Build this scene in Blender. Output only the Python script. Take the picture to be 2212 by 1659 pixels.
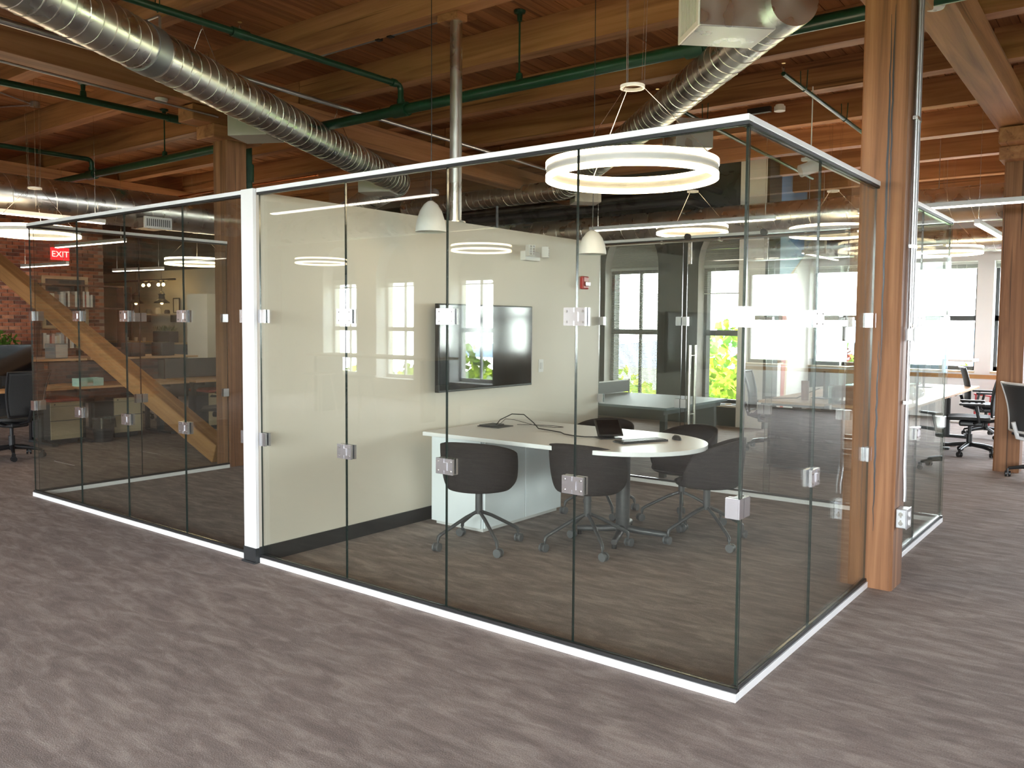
import bpy, bmesh, math, random
from math import sin, cos, pi, sqrt, atan2, radians
from mathutils import Vector, Matrix
random.seed(7)
scene = bpy.context.scene
for o in list(bpy.data.objects):
    bpy.data.objects.remove(o, do_unlink=True)
COL = scene.collection

# ------------------------------------------------------------------ camera
cam_d = bpy.data.cameras.new('camera')
cam = bpy.data.objects.new('camera', cam_d)
COL.objects.link(cam)
yaw, pitch, roll = -0.65770, 0.05790, 0.0075
fw = Vector((sin(yaw) * cos(pitch), cos(yaw) * cos(pitch), -sin(pitch)))
rt = Vector((cos(yaw), -sin(yaw), 0))
up = rt.cross(fw)
rt, up = rt * cos(roll) + up * sin(roll), -rt * sin(roll) + up * cos(roll)
mw = Matrix((rt, up, -fw)).transposed().to_4x4()
mw.translation = Vector((1.3573, -3.3086, 1.585))
cam.matrix_world = mw
cam_d.sensor_fit = 'HORIZONTAL'
cam_d.sensor_width = 36.0
cam_d.lens = 36.0 * 1817.91 / 2212.0
cam_d.shift_y = -25.13 / 2212.0
cam_d.clip_start = 0.05
cam_d.clip_end = 600
scene.camera = cam

# ------------------------------------------------------------------ world, light, exposure
SKY = 24.0
world = bpy.data.worlds.new('overcast_sky')
scene.world = world
world.use_nodes = True
wn = world.node_tree
wn.nodes.clear()
w_out = wn.nodes.new('ShaderNodeOutputWorld')
w_bg = wn.nodes.new('ShaderNodeBackground')
w_tc = wn.nodes.new('ShaderNodeTexCoord')
w_sep = wn.nodes.new('ShaderNodeSeparateXYZ')
w_ramp = wn.nodes.new('ShaderNodeValToRGB')
w_ramp.color_ramp.elements[0].position = 0.0
w_ramp.color_ramp.elements[0].color = (0.90, 0.95, 1.0, 1)
w_ramp.color_ramp.elements[1].position = 0.8
w_ramp.color_ramp.elements[1].color = (0.78, 0.88, 1.0, 1)
wn.links.new(w_tc.outputs['Generated'], w_sep.inputs[0])
wn.links.new(w_sep.outputs[2], w_ramp.inputs[0])
wn.links.new(w_ramp.outputs[0], w_bg.inputs[0])
w_bg.inputs[1].default_value = SKY
wn.links.new(w_bg.outputs[0], w_out.inputs[0])
vs = scene.view_settings
vs.view_transform = 'Standard'
vs.look = 'None'
vs.gamma = 1.0
vs.exposure = 0.95
vs.use_curve_mapping = False
RING_E, LINE_E = 12.0, 8.0
scene.cycles.transparent_max_bounces = 32
scene.cycles.max_bounces = 10
scene.cycles.diffuse_bounces = 5
scene.cycles.glossy_bounces = 5
scene.cycles.sample_clamp_indirect = 6.0
scene.cycles.caustics_reflective = False
scene.cycles.caustics_refractive = False
try:
    scene.cycles.use_denoising = True
    scene.cycles.denoiser = 'OPENIMAGEDENOISE'
except Exception:
    pass


def portal(name, x, y, z, w, h, face):
    """sampling portal in a window opening: sends the sky's light in, gives none of its own"""
    l = bpy.data.lights.new(name, 'AREA')
    l.shape = 'RECTANGLE'
    l.size, l.size_y = w, h
    l.cycles.is_portal = True
    o = bpy.data.objects.new(name, l)
    COL.objects.link(o)
    o.location = (x, y, z)
    d = {'+y': Vector((0, 1, 0)), '-y': Vector((0, -1, 0)), '+x': Vector((1, 0, 0)), '-x': Vector((-1, 0, 0))}[face]
    o.rotation_euler = d.to_track_quat('-Z', 'Y').to_euler()


# ------------------------------------------------------------------ materials
MATS = {}


def new_mat(name):
    m = bpy.data.materials.new(name)
    m.use_nodes = True
    m.node_tree.nodes.clear()
    MATS[name] = m
    return m, m.node_tree.nodes, m.node_tree.links


def N(nd, typ, **kw):
    n = nd.new('ShaderNode' + typ)
    for k, v in kw.items():
        if k in n.inputs:
            n.inputs[k].default_value = v
        else:
            setattr(n, k, v)
    return n


def ramp(nd, stops):
    r = nd.new('ShaderNodeValToRGB')
    e = r.color_ramp.elements
    while len(e) < len(stops):
        e.new(0.5)
    for i, (p, c) in enumerate(stops):
        e[i].position = p
        e[i].color = (c[0], c[1], c[2], 1)
    return r


def plain(name, col, rough=0.5, metal=0.0, var=0.06, scale=6.0, bump=0.0, bscale=60.0, spec=0.5):
    """principled surface with a little procedural tone variation"""
    m, nd, lk = new_mat(name)
    out = N(nd, 'OutputMaterial')
    b = N(nd, 'BsdfPrincipled')
    b.inputs['Roughness'].default_value = rough
    b.inputs['Metallic'].default_value = metal
    b.inputs['Specular IOR Level'].default_value = spec
    tc = N(nd, 'TexCoord')
    nz = N(nd, 'TexNoise')
    nz.inputs['Scale'].default_value = scale
    nz.inputs['Detail'].default_value = 4
    lk.new(tc.outputs['Object'], nz.inputs['Vector'])
    r = ramp(nd, [(0.3, [max(0, c * (1 - var)) for c in col]), (0.7, [min(1, c * (1 + var)) for c in col])])
    lk.new(nz.outputs['Fac'], r.inputs[0])
    lk.new(r.outputs[0], b.inputs['Base Color'])
    if bump:
        n2 = N(nd, 'TexNoise')
        n2.inputs['Scale'].default_value = bscale
        n2.inputs['Detail'].default_value = 3
        lk.new(tc.outputs['Object'], n2.inputs['Vector'])
        bp = N(nd, 'Bump')
        bp.inputs['Strength'].default_value = bump
        bp.inputs['Distance'].default_value = 0.01
        lk.new(n2.outputs['Fac'], bp.inputs['Height'])
        lk.new(bp.outputs[0], b.inputs['Normal'])
    lk.new(b.outputs[0], out.inputs[0])
    return m


def emit(name, col, strength):
    m, nd, lk = new_mat(name)
    out = N(nd, 'OutputMaterial')
    e = N(nd, 'Emission')
    e.inputs[0].default_value = (*col, 1)
    e.inputs[1].default_value = strength
    lk.new(e.outputs[0], out.inputs[0])
    return m


def wood(name, dark, mid, light, axis=0, rough=0.6, stretch=0.5, fine=14.0, bump=0.25, crack=0.0, tint=0.25, spec=0.3):
    """grain along the given local axis, tone differing per object"""
    m, nd, lk = new_mat(name)
    out = N(nd, 'OutputMaterial')
    b = N(nd, 'BsdfPrincipled')
    b.inputs['Roughness'].default_value = rough
    b.inputs['Specular IOR Level'].default_value = spec
    tc = N(nd, 'TexCoord')
    oi = N(nd, 'ObjectInfo')
    mul = N(nd, 'Math', operation='MULTIPLY')
    mul.inputs[1].default_value = 37.0
    lk.new(oi.outputs['Random'], mul.inputs[0])
    off = N(nd, 'VectorMath', operation='ADD')
    lk.new(tc.outputs['Object'], off.inputs[0])
    lk.new(mul.outputs[0], off.inputs[1])
    mp = N(nd, 'Mapping')
    sc = [fine, fine, fine]
    sc[axis] = stretch
    mp.inputs['Scale'].default_value = sc
    lk.new(off.outputs[0], mp.inputs['Vector'])
    nz = N(nd, 'TexNoise')
    nz.inputs['Scale'].default_value = 1.0
    nz.inputs['Detail'].default_value = 6
    nz.inputs['Roughness'].default_value = 0.6
    nz.inputs['Distortion'].default_value = 0.6
    lk.new(mp.outputs[0], nz.inputs['Vector'])
    r = ramp(nd, [(0.25, dark), (0.5, mid), (0.75, light)])
    lk.new(nz.outputs['Fac'], r.inputs[0])
    # broad patches
    n3 = N(nd, 'TexNoise')
    n3.inputs['Scale'].default_value = 1.3
    n3.inputs['Detail'].default_value = 2
    lk.new(off.outputs[0], n3.inputs['Vector'])
    hsv = N(nd, 'HueSaturation')
    mr = N(nd, 'MapRange')
    mr.inputs['To Min'].default_value = 1 - tint
    mr.inputs['To Max'].default_value = 1 + tint
    ad = N(nd, 'Math', operation='ADD')
    sb = N(nd, 'Math', operation='MULTIPLY')
    sb.inputs[1].default_value = 0.5
    lk.new(oi.outputs['Random'], ad.inputs[0])
    lk.new(n3.outputs['Fac'], ad.inputs[1])
    lk.new(ad.outputs[0], sb.inputs[0])
    lk.new(sb.outputs[0], mr.inputs['Value'])
    lk.new(mr.outputs[0], hsv.inputs['Value'])
    lk.new(r.outputs[0], hsv.inputs['Color'])
    src = hsv.outputs[0]
    if crack:
        mp2 = N(nd, 'Mapping')
        s2 = [26.0, 26.0, 26.0]
        s2[axis] = 0.35
        mp2.inputs['Scale'].default_value = s2
        lk.new(off.outputs[0], mp2.inputs['Vector'])
        n4 = N(nd, 'TexNoise')
        n4.inputs['Scale'].default_value = 1.0
        n4.inputs['Detail'].default_value = 3
        lk.new(mp2.outputs[0], n4.inputs['Vector'])
        r4 = ramp(nd, [(0.63, (1, 1, 1)), (0.70, (1 - crack, 1 - crack, 1 - crack))])
        lk.new(n4.outputs['Fac'], r4.inputs[0])
        mx = N(nd, 'MixRGB', blend_type='MULTIPLY')
        mx.inputs[0].default_value = 1.0
        lk.new(src, mx.inputs[1])
        lk.new(r4.outputs[0], mx.inputs[2])
        src = mx.outputs[0]
    lk.new(src, b.inputs['Base Color'])
    bp = N(nd, 'Bump')
    bp.inputs['Strength'].default_value = bump
    bp.inputs['Distance'].default_value = 0.008
    lk.new(nz.outputs['Fac'], bp.inputs['Height'])
    lk.new(bp.outputs[0], b.inputs['Normal'])
    lk.new(b.outputs[0], out.inputs[0])
    return m


def glass(name, tint, r0=0.05):
    """clear sheet: straight transmission plus mirror reflection growing towards grazing (Schlick)"""
    m, nd, lk = new_mat(name)
    out = N(nd, 'OutputMaterial')
    tr = N(nd, 'BsdfTransparent')
    tr.inputs[0].default_value = (*tint, 1)
    gl = N(nd, 'BsdfGlossy')
    gl.inputs['Roughness'].default_value = 0.0
    gl.inputs['Color'].default_value = (0.95, 0.98, 0.97, 1)
    ge = N(nd, 'NewGeometry')
    dt = N(nd, 'VectorMath', operation='DOT_PRODUCT')
    lk.new(ge.outputs['Incoming'], dt.inputs[0])
    lk.new(ge.outputs['Normal'], dt.inputs[1])
    ab = N(nd, 'Math', operation='ABSOLUTE')
    lk.new(dt.outputs['Value'], ab.inputs[0])
    om = N(nd, 'Math', operation='SUBTRACT')
    om.inputs[0].default_value = 1.0
    lk.new(ab.outputs[0], om.inputs[1])
    pw = N(nd, 'Math', operation='POWER')
    pw.inputs[1].default_value = 5.0
    lk.new(om.outputs[0], pw.inputs[0])
    ma = N(nd, 'Math', operation='MULTIPLY_ADD')
    ma.inputs[1].default_value = 1 - r0
    ma.inputs[2].default_value = r0
    lk.new(pw.outputs[0], ma.inputs[0])
    mx = N(nd, 'MixShader')
    lk.new(ma.outputs[0], mx.inputs[0])
    lk.new(tr.outputs[0], mx.inputs[1])
    lk.new(gl.outputs[0], mx.inputs[2])
    lk.new(mx.outputs[0], out.inputs[0])
    return m


def carpet_mat():
    m, nd, lk = new_mat('carpet')
    out = N(nd, 'OutputMaterial')
    b = N(nd, 'BsdfPrincipled')
    b.inputs['Roughness'].default_value = 0.95
    b.inputs['Specular IOR Level'].default_value = 0.15
    ge = N(nd, 'NewGeometry')
    oi = N(nd, 'ObjectInfo')
    mp = N(nd, 'Mapping')
    mp.inputs['Rotation'].default_value = (0, 0, 0.55)
    mp.inputs['Scale'].default_value = (2.6, 9.0, 1)
    lk.new(ge.outputs['Position'], mp.inputs['Vector'])
    n1 = N(nd, 'TexNoise')
    n1.inputs['Scale'].default_value = 1.4
    n1.inputs['Detail'].default_value = 7
    n1.inputs['Roughness'].default_value = 0.68
    n1.inputs['Distortion'].default_value = 0.5
    lk.new(mp.outputs[0], n1.inputs['Vector'])
    r1 = ramp(nd, [(0.36, (0.225, 0.183, 0.168)), (0.50, (0.290, 0.240, 0.219)), (0.64, (0.385, 0.328, 0.296))])
    lk.new(n1.outputs['Fac'], r1.inputs[0])
    # loop texture
    n2 = N(nd, 'TexNoise')
    n2.inputs['Scale'].default_value = 170.0
    n2.inputs['Detail'].default_value = 2
    lk.new(ge.outputs['Position'], n2.inputs['Vector'])
    r2 = ramp(nd, [(0.3, (0.72, 0.72, 0.72)), (0.7, (1.22, 1.22, 1.22))])
    lk.new(n2.outputs['Fac'], r2.inputs[0])
    mx = N(nd, 'MixRGB', blend_type='MULTIPLY')
    mx.inputs[0].default_value = 0.8
    lk.new(r1.outputs[0], mx.inputs[1])
    lk.new(r2.outputs[0], mx.inputs[2])
    hs = N(nd, 'HueSaturation')
    mr = N(nd, 'MapRange')
    mr.inputs['To Min'].default_value = 0.95
    mr.inputs['To Max'].default_value = 1.05
    lk.new(oi.outputs['Random'], mr.inputs['Value'])
    lk.new(mr.outputs[0], hs.inputs['Value'])
    lk.new(mx.outputs[0], hs.inputs['Color'])
    lk.new(hs.outputs[0], b.inputs['Base Color'])
    bp = N(nd, 'Bump')
    bp.inputs['Strength'].default_value = 0.35
    bp.inputs['Distance'].default_value = 0.004
    lk.new(n2.outputs['Fac'], bp.inputs['Height'])
    lk.new(bp.outputs[0], b.inputs['Normal'])
    lk.new(b.outputs[0], out.inputs[0])
    return m


def galv(name, col=(0.62, 0.61, 0.58), rough=0.28):
    """galvanised sheet metal: spangle mottling, slight ripple"""
    m, nd, lk = new_mat(name)
    out = N(nd, 'OutputMaterial')
    b = N(nd, 'BsdfPrincipled')
    b.inputs['Metallic'].default_value = 1.0
    tc = N(nd, 'TexCoord')
    nz = N(nd, 'TexNoise')
    nz.inputs['Scale'].default_value = 5.0
    nz.inputs['Detail'].default_value = 2
    lk.new(tc.outputs['Object'], nz.inputs['Vector'])
    r = ramp(nd, [(0.3, [c * 0.94 for c in col]), (0.7, [c * 1.05 for c in col])])
    lk.new(nz.outputs['Fac'], r.inputs[0])
    lk.new(r.outputs[0], b.inputs['Base Color'])
    r2 = ramp(nd, [(0.3, (rough * 0.8,) * 3), (0.7, (rough * 1.35,) * 3)])
    lk.new(nz.outputs['Fac'], r2.inputs[0])
    lk.new(r2.outputs[0], b.inputs['Roughness'])
    bp = N(nd, 'Bump')
    bp.inputs['Strength'].default_value = 0.03
    bp.inputs['Distance'].default_value = 0.01
    lk.new(nz.outputs['Fac'], bp.inputs['Height'])
    lk.new(bp.outputs[0], b.inputs['Normal'])
    lk.new(b.outputs[0], out.inputs[0])
    return m


def leaf_mat(name, a, bcol):
    m, nd, lk = new_mat(name)
    out = N(nd, 'OutputMaterial')
    d = N(nd, 'BsdfDiffuse')
    ge = N(nd, 'NewGeometry')
    nz = N(nd, 'TexNoise')
    nz.inputs['Scale'].default_value = 0.9
    nz.inputs['Detail'].default_value = 5
    lk.new(ge.outputs['Position'], nz.inputs['Vector'])
    r = ramp(nd, [(0.35, a), (0.65, bcol)])
    lk.new(nz.outputs['Fac'], r.inputs[0])
    lk.new(r.outputs[0], d.inputs[0])
    lk.new(d.outputs[0], out.inputs[0])
    return m


carpet = carpet_mat()
FD, FM, FL = (0.17, 0.068, 0.030), (0.36, 0.160, 0.070), (0.50, 0.245, 0.115)
joist_w = wood('joist_fir', FD, FM, FL, 0, fine=9.0, stretch=0.45, tint=0.22, crack=0.5)
plank_w = wood('deck_fir', (0.19, 0.074, 0.030), (0.35, 0.150, 0.060), (0.46, 0.21, 0.09), 1, fine=16.0, stretch=0.6, tint=0.38, crack=0.4)
girder_w = wood('girder_fir', FD, FM, FL, 1, fine=9.0, stretch=0.45, tint=0.15, crack=0.4)
column_w = wood('column_fir', (0.09, 0.038, 0.017), (0.20, 0.088, 0.038), (0.32, 0.155, 0.072), 2, fine=16.0, stretch=0.5, bump=0.5, crack=0.65, tint=0.15)
brace_w = wood('brace_fir', (0.20, 0.09, 0.03), (0.38, 0.19, 0.07), (0.5, 0.28, 0.12), 0, fine=12.0, tint=0.1)
desk_w = wood('desk_maple', (0.42, 0.22, 0.09), (0.55, 0.31, 0.14), (0.64, 0.39, 0.2), 1, rough=0.35, fine=10.0, bump=0.05, tint=0.05, spec=0.4)
pale_w = wood('pale_wood', (0.45, 0.32, 0.18), (0.6, 0.45, 0.28), (0.7, 0.55, 0.36), 1, rough=0.5, fine=12.0, bump=0.1, tint=0.08)
walnut_w = wood('walnut', (0.05, 0.022, 0.012), (0.1, 0.045, 0.025), (0.16, 0.075, 0.04), 0, rough=0.4, fine=10.0, bump=0.1, tint=0.1)
glass_m = glass('partition_glass', (0.90, 0.915, 0.89), 0.048)
pane_m = glass('window_glass', (0.97, 0.98, 0.97), 0.04)
teal_glass = glass('teal_screen_glass', (0.55, 0.74, 0.74), 0.05)
edge_m = plain('glass_edge', (0.018, 0.032, 0.028), 0.15, spec=0.8)
clear_bag = glass('clear_bag', (0.75, 0.75, 0.75), 0.25)
rail_m = plain('rail_white_aluminium', (0.80, 0.80, 0.80), 0.35, var=0.02)
gasket_m = plain('gasket_black', (0.012, 0.011, 0.011), 0.45)
chrome_m = plain('brushed_chrome', (0.72, 0.71, 0.73), 0.22, metal=1.0, var=0.03)
steel_m = plain('stainless_steel', (0.60, 0.58, 0.54), 0.25, metal=1.0, var=0.05)
beige_m = plain('beige_paint', (0.69, 0.63, 0.54), 0.55, var=0.015, scale=2.0)
white_m = plain('white_paint', (0.80, 0.79, 0.78), 0.5, var=0.015, scale=2.0)
cream_m = plain('cream_paint', (0.70, 0.66, 0.58), 0.6, var=0.02, scale=2.0)
green_m = plain('dark_green_paint', (0.030, 0.036, 0.031), 0.6, var=0.06, scale=1.5)
base_m = plain('black_baseboard', (0.022, 0.023, 0.024), 0.4)
pipe_m = plain('green_pipe_paint', (0.010, 0.050, 0.026), 0.3, var=0.15, scale=14)
galv_m = galv('galvanised_steel')
galv_d = galv('galvanised_band', (0.33, 0.34, 0.35), 0.42)
seam_m = galv('duct_seam', (0.72, 0.69, 0.62), 0.35)
emt_m = plain('conduit_steel', (0.50, 0.50, 0.51), 0.35, metal=0.9, var=0.08, scale=18)
grey_m = plain('grey_sheet', (0.46, 0.43, 0.40), 0.5, var=0.04)
lightgrey_m = plain('light_grey', (0.62, 0.61, 0.60), 0.45)
black_m = plain('black_plastic', (0.011, 0.011, 0.012), 0.4)
black2_m = plain('charcoal', (0.030, 0.031, 0.033), 0.5)
screen_m = plain('dark_screen', (0.005, 0.005, 0.006), 0.08, spec=0.6)
shell_m = plain('chair_fabric', (0.028, 0.023, 0.023), 0.85, var=0.2, scale=70, bump=0.3, bscale=260, spec=0.2)
chairleg_m = plain('chair_leg_grey', (0.055, 0.055, 0.058), 0.4)
tyre_m = plain('caster_grey', (0.10, 0.10, 0.105), 0.5)
table_m = plain('table_laminate', (0.80, 0.80, 0.80), 0.32, var=0.01)
cab_m = plain('cabinet_laminate', (0.76, 0.80, 0.83), 0.4, var=0.01)
red_m = plain('red_plastic', (0.42, 0.015, 0.018), 0.35)
redfab_m = plain('red_fabric', (0.30, 0.035, 0.025), 0.9, bump=0.2)
yellow_m = plain('yellow_label', (0.55, 0.45, 0.03), 0.5)
copper_m = plain('copper_pipe', (0.80, 0.30, 0.12), 0.25, metal=1.0)
brass_m = plain('brass', (0.7, 0.5, 0.2), 0.3, metal=1.0)
mesh_m = plain('chair_mesh', (0.022, 0.022, 0.022), 0.7, var=0.3, scale=160)
brick_a = plain('brick_red', (0.34, 0.115, 0.055), 0.85, var=0.25, scale=14, bump=0.5, bscale=70)
brick_b = plain('brick_dark', (0.16, 0.060, 0.036), 0.85, var=0.25, scale=14, bump=0.5, bscale=70)
brick_c = plain('brick_orange', (0.45, 0.19, 0.10), 0.85, var=0.2, scale=14, bump=0.5, bscale=70)
mortar_m = plain('mortar', (0.36, 0.26, 0.20), 0.95, var=0.15, bump=0.4)
slat_m = plain('blind_slat', (0.55, 0.57, 0.54), 0.45, var=0.02)
frame_dk = plain('window_frame_dark', (0.020, 0.022, 0.022), 0.45)
blue_m = plain('mural_blue', (0.16, 0.30, 0.52), 0.6, var=0.03)
lblue_m = plain('mural_light_blue', (0.36, 0.55, 0.72), 0.6, var=0.03)
mred_m = plain('mural_red', (0.45, 0.085, 0.06), 0.6, var=0.03)
tan_m = plain('mural_tan', (0.62, 0.46, 0.28), 0.6, var=0.03)
mint_m = plain('mint_plastic', (0.42, 0.66, 0.60), 0.5)
tan_cab = plain('tan_cabinet', (0.40, 0.31, 0.19), 0.55, var=0.03)
slate_m = plain('slate_blue', (0.13, 0.16, 0.18), 0.55)
leather_m = plain('brown_leather', (0.10, 0.04, 0.022), 0.5, bump=0.2)
paper_m = plain('paper_white', (0.7, 0.68, 0.64), 0.8)
ring_em = emit('ring_lamp_glow', (1.0, 0.78, 0.50), RING_E)
line_em = emit('line_lamp_glow', (1.0, 0.86, 0.76), LINE_E)
bulb_em = emit('bulb_glow', (1.0, 0.62, 0.25), 30.0)
exit_em = emit('exit_glow', (1.0, 0.02, 0.03), 1.6)
exit_letter = emit('exit_letter_glow', (1.0, 0.55, 0.5), 2.2)
leaf_y = leaf_mat('spring_leaf', (0.10, 0.16, 0.012), (0.32, 0.40, 0.035))
leaf_g = leaf_mat('green_leaf', (0.03, 0.075, 0.012), (0.12, 0.20, 0.03))
leaf_r = leaf_mat('copper_leaf', (0.08, 0.02, 0.02), (0.16, 0.05, 0.04))
grass_m = plain('grass_ground', (0.10, 0.14, 0.04), 0.95, var=0.4, scale=0.2)
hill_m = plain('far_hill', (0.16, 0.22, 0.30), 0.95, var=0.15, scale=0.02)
tarmac_m = plain('parking_tarmac', (0.28, 0.28, 0.29), 0.9, var=0.1)
bark_m = plain('bark', (0.09, 0.065, 0.045), 0.95)
out_brick = plain('outside_brick', (0.30, 0.12, 0.08), 0.9, var=0.2, scale=20)


# ------------------------------------------------------------------ mesh helpers
class MB:
    """collects polygons for one mesh"""

    def __init__(self):
        self.v, self.f, self.mi = [], [], []

    def poly(self, pts, mi=0):
        n = len(self.v)
        self.v += [tuple(p) for p in pts]
        self.f.append(list(range(n, n + len(pts))))
        self.mi.append(mi)
        return self

    def add(self, vs_, fs_, mi=0):
        n = len(self.v)
        self.v += [tuple(p) for p in vs_]
        for f in fs_:
            self.f.append([n + i for i in f])
            self.mi.append(mi)
        return self

    def box(self, x0, x1, y0, y1, z0, z1, mi=0):
        return self.add([(x0, y0, z0), (x1, y0, z0), (x1, y1, z0), (x0, y1, z0), (x0, y0, z1), (x1, y0, z1), (x1, y1, z1), (x0, y1, z1)],
                        [(0, 3, 2, 1), (4, 5, 6, 7), (0, 1, 5, 4), (1, 2, 6, 5), (2, 3, 7, 6), (3, 0, 4, 7)], mi)

    def cbox(self, c, s, mi=0):
        return self.box(c[0] - s[0] / 2, c[0] + s[0] / 2, c[1] - s[1] / 2, c[1] + s[1] / 2, c[2] - s[2] / 2, c[2] + s[2] / 2, mi)

    def tube(self, pts, r, n=8, caps=True, mi=0, r1=None):
        pts = [Vector(p) for p in pts]
        base = len(self.v)
        t0 = (pts[1] - pts[0]).normalized()
        ref = Vector((0, 0, 1)) if abs(t0.z) < 0.9 else Vector((1, 0, 0))
        a = t0.cross(ref).normalized()
        L = len(pts)
        for i, p in enumerate(pts):
            if i == 0:
                t = t0
            elif i == L - 1:
                t = (pts[-1] - pts[-2]).normalized()
            else:
                t = ((pts[i] - pts[i - 1]).normalized() + (pts[i + 1] - pts[i]).normalized())
                t = t.normalized() if t.length > 1e-6 else t0
            a = (a - t * a.dot(t))
            a = a.normalized() if a.length > 1e-6 else t.cross(Vector((0.3, 0.5, 0.8))).normalized()
            b = t.cross(a)
            rr = r if r1 is None else r + (r1 - r) * i / (L - 1)
            for k in range(n):
                w = 2 * pi * k / n
                self.v.append(tuple(p + (a * cos(w) + b * sin(w)) * rr))
        for i in range(L - 1):
            for k in range(n):
                k2 = (k + 1) % n
                self.f.append([base + i * n + k, base + i * n + k2, base + (i + 1) * n + k2, base + (i + 1) * n + k])
                self.mi.append(mi)
        if caps:
            self.f.append([base + k for k in range(n)][::-1])
            self.f.append([base + (L - 1) * n + k for k in range(n)])
            self.mi += [mi, mi]
        return self

    def cyl(self, p0, p1, r, n=16, r1=None, mi=0):
        return self.tube([p0, p1], r, n, True, mi, r1)

    def lathe(self, prof, c=(0, 0, 0), n=24, mi=0):
        base = len(self.v)
        m = len(prof)
        for k in range(n):
            w = 2 * pi * k / n
            for (r, z) in prof:
                self.v.append((c[0] + r * cos(w), c[1] + r * sin(w), c[2] + z))
        for k in range(n):
            k2 = (k + 1) % n
            for i in range(m - 1):
                self.f.append([base + k * m + i, base + k2 * m + i, base + k2 * m + i + 1, base + k * m + i + 1])
                self.mi.append(mi)
        return self

    def ring(self, R0, R1, z0, z1, n=72, c=(0, 0, 0), mi=0):
        return self.lathe([(R0, z0), (R1, z0), (R1, z1), (R0, z1), (R0, z0)], c, n, mi)

    def prism(self, poly2, ax, a, b, mi=0):
        """extrude a 2-D outline along ax ('x','y','z') from a to b"""
        def P3(u, v, t):
            return {'x': (t, u, v), 'y': (u, t, v), 'z': (u, v, t)}[ax]
        n = len(poly2)
        vs_ = [P3(u, v, a) for u, v in poly2] + [P3(u, v, b) for u, v in poly2]
        fs_ = [list(range(n)), list(range(2 * n - 1, n - 1, -1))]
        for i in range(n):
            j = (i + 1) % n
            fs_.append([i, n + i, n + j, j])
        return self.add(vs_, fs_, mi)

    def grid(self, fn, nu, nv, close_u=False, mi=0):
        base = len(self.v)
        for i in range(nu):
            for j in range(nv):
                self.v.append(tuple(fn(i / (nu if close_u else nu - 1), j / (nv - 1))))
        for i in range(nu if close_u else nu - 1):
            i2 = (i + 1) % nu
            for j in range(nv - 1):
                self.f.append([base + i * nv + j, base + i2 * nv + j, base + i2 * nv + j + 1, base + i * nv + j + 1])
                self.mi.append(mi)
        return self

    def mesh(self, name, mats, smooth=False, fix=True):
        me = bpy.data.meshes.new(name)
        me.from_pydata(self.v, [], self.f)
        if not isinstance(mats, (list, tuple)):
            mats = [mats]
        for m in mats:
            me.materials.append(m)
        if len(mats) > 1:
            me.polygons.foreach_set('material_index', self.mi)
        if fix:
            bm = bmesh.new()
            bm.from_mesh(me)
            bmesh.ops.recalc_face_normals(bm, faces=bm.faces)
            bm.to_mesh(me)
            bm.free()
        if smooth:
            me.polygons.foreach_set('use_smooth', [True] * len(me.polygons))
            if smooth != 'all':
                me.set_sharp_from_angle(angle=radians(38))
        me.update()
        return me


def obj(name, mb, mats, parent=None, loc=(0, 0, 0), rot=(0, 0, 0), smooth=False, bevel=0.0, solid=0.0, sub=0, kind=None):
    me = mb if isinstance(mb, bpy.types.Mesh) else mb.mesh(name, mats, smooth)
    o = bpy.data.objects.new(name, me)
    COL.objects.link(o)
    o.location = loc
    o.rotation_euler = rot
    if parent is not None:
        o.parent = parent
    if solid:
        md = o.modifiers.new('solid', 'SOLIDIFY')
        md.thickness = solid
        md.offset = 0
    if sub:
        md = o.modifiers.new('sub', 'SUBSURF')
        md.levels = md.render_levels = sub
    if bevel:
        md = o.modifiers.new('bevel', 'BEVEL')
        md.width = bevel
        md.segments = 2
        md.limit_method = 'ANGLE'
    if kind:
        o['kind'] = kind
    return o


def tag(o, label, cat, group=None):
    o['label'] = label
    o['category'] = cat
    if group:
        o['group'] = group
    return o


def thing(name, label, cat, loc=(0, 0, 0), rz=0.0, group=None):
    o = bpy.data.objects.new(name, None)
    o.empty_display_size = 0.1
    COL.objects.link(o)
    o.location = loc
    o.rotation_euler = (0, 0, rz)
    return tag(o, label, cat, group)


def struct(name, mb, mats, **kw):
    o = obj(name, mb, mats, **kw)
    if kw.get('parent') is None:
        o['kind'] = 'structure'
    return o


def struct_root(name, loc=(0, 0, 0), rot=(0, 0, 0)):
    o = bpy.data.objects.new(name, None)
    COL.objects.link(o)
    o.location = loc
    o.rotation_euler = rot
    o['kind'] = 'structure'
    return o


def dup(root, loc, rz=0.0, label=None, group=None):
    r = root.copy()
    COL.objects.link(r)
    r.location = loc
    r.rotation_euler = (0, 0, rz)
    if label:
        r['label'] = label
    if group:
        r['group'] = group
    for ch in list(root.children):
        c = ch.copy()
        COL.objects.link(c)
        c.parent = r
        for g in list(ch.children):
            d = g.copy()
            COL.objects.link(d)
            d.parent = c
    return r

# ================================================================== SETTING
SL = 0.029
CA = math.atan(SL)


def roof_z(y, d=0.0):
    """height of the deck underside (d = 0), joist bottoms (d = .30) and girder bottoms (d = .60)"""
    return 4.365 - SL * (y - 4.0) - d


# floor with carpet tiles
floor = struct('floor', MB().box(-24, 11.3, -9.6, 13.6, -0.3, -0.006), carpet)
tile = MB().box(0, 1.0, 0, 0.5, -0.006, 0.0).mesh('carpet_tile', carpet)
for i in range(12):
    for j in range(24):
        obj('carpet_tile', tile, None, floor, (-8.5 + i + (0.5 if j % 2 else 0), -3.0 + j * 0.5, 0))

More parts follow.
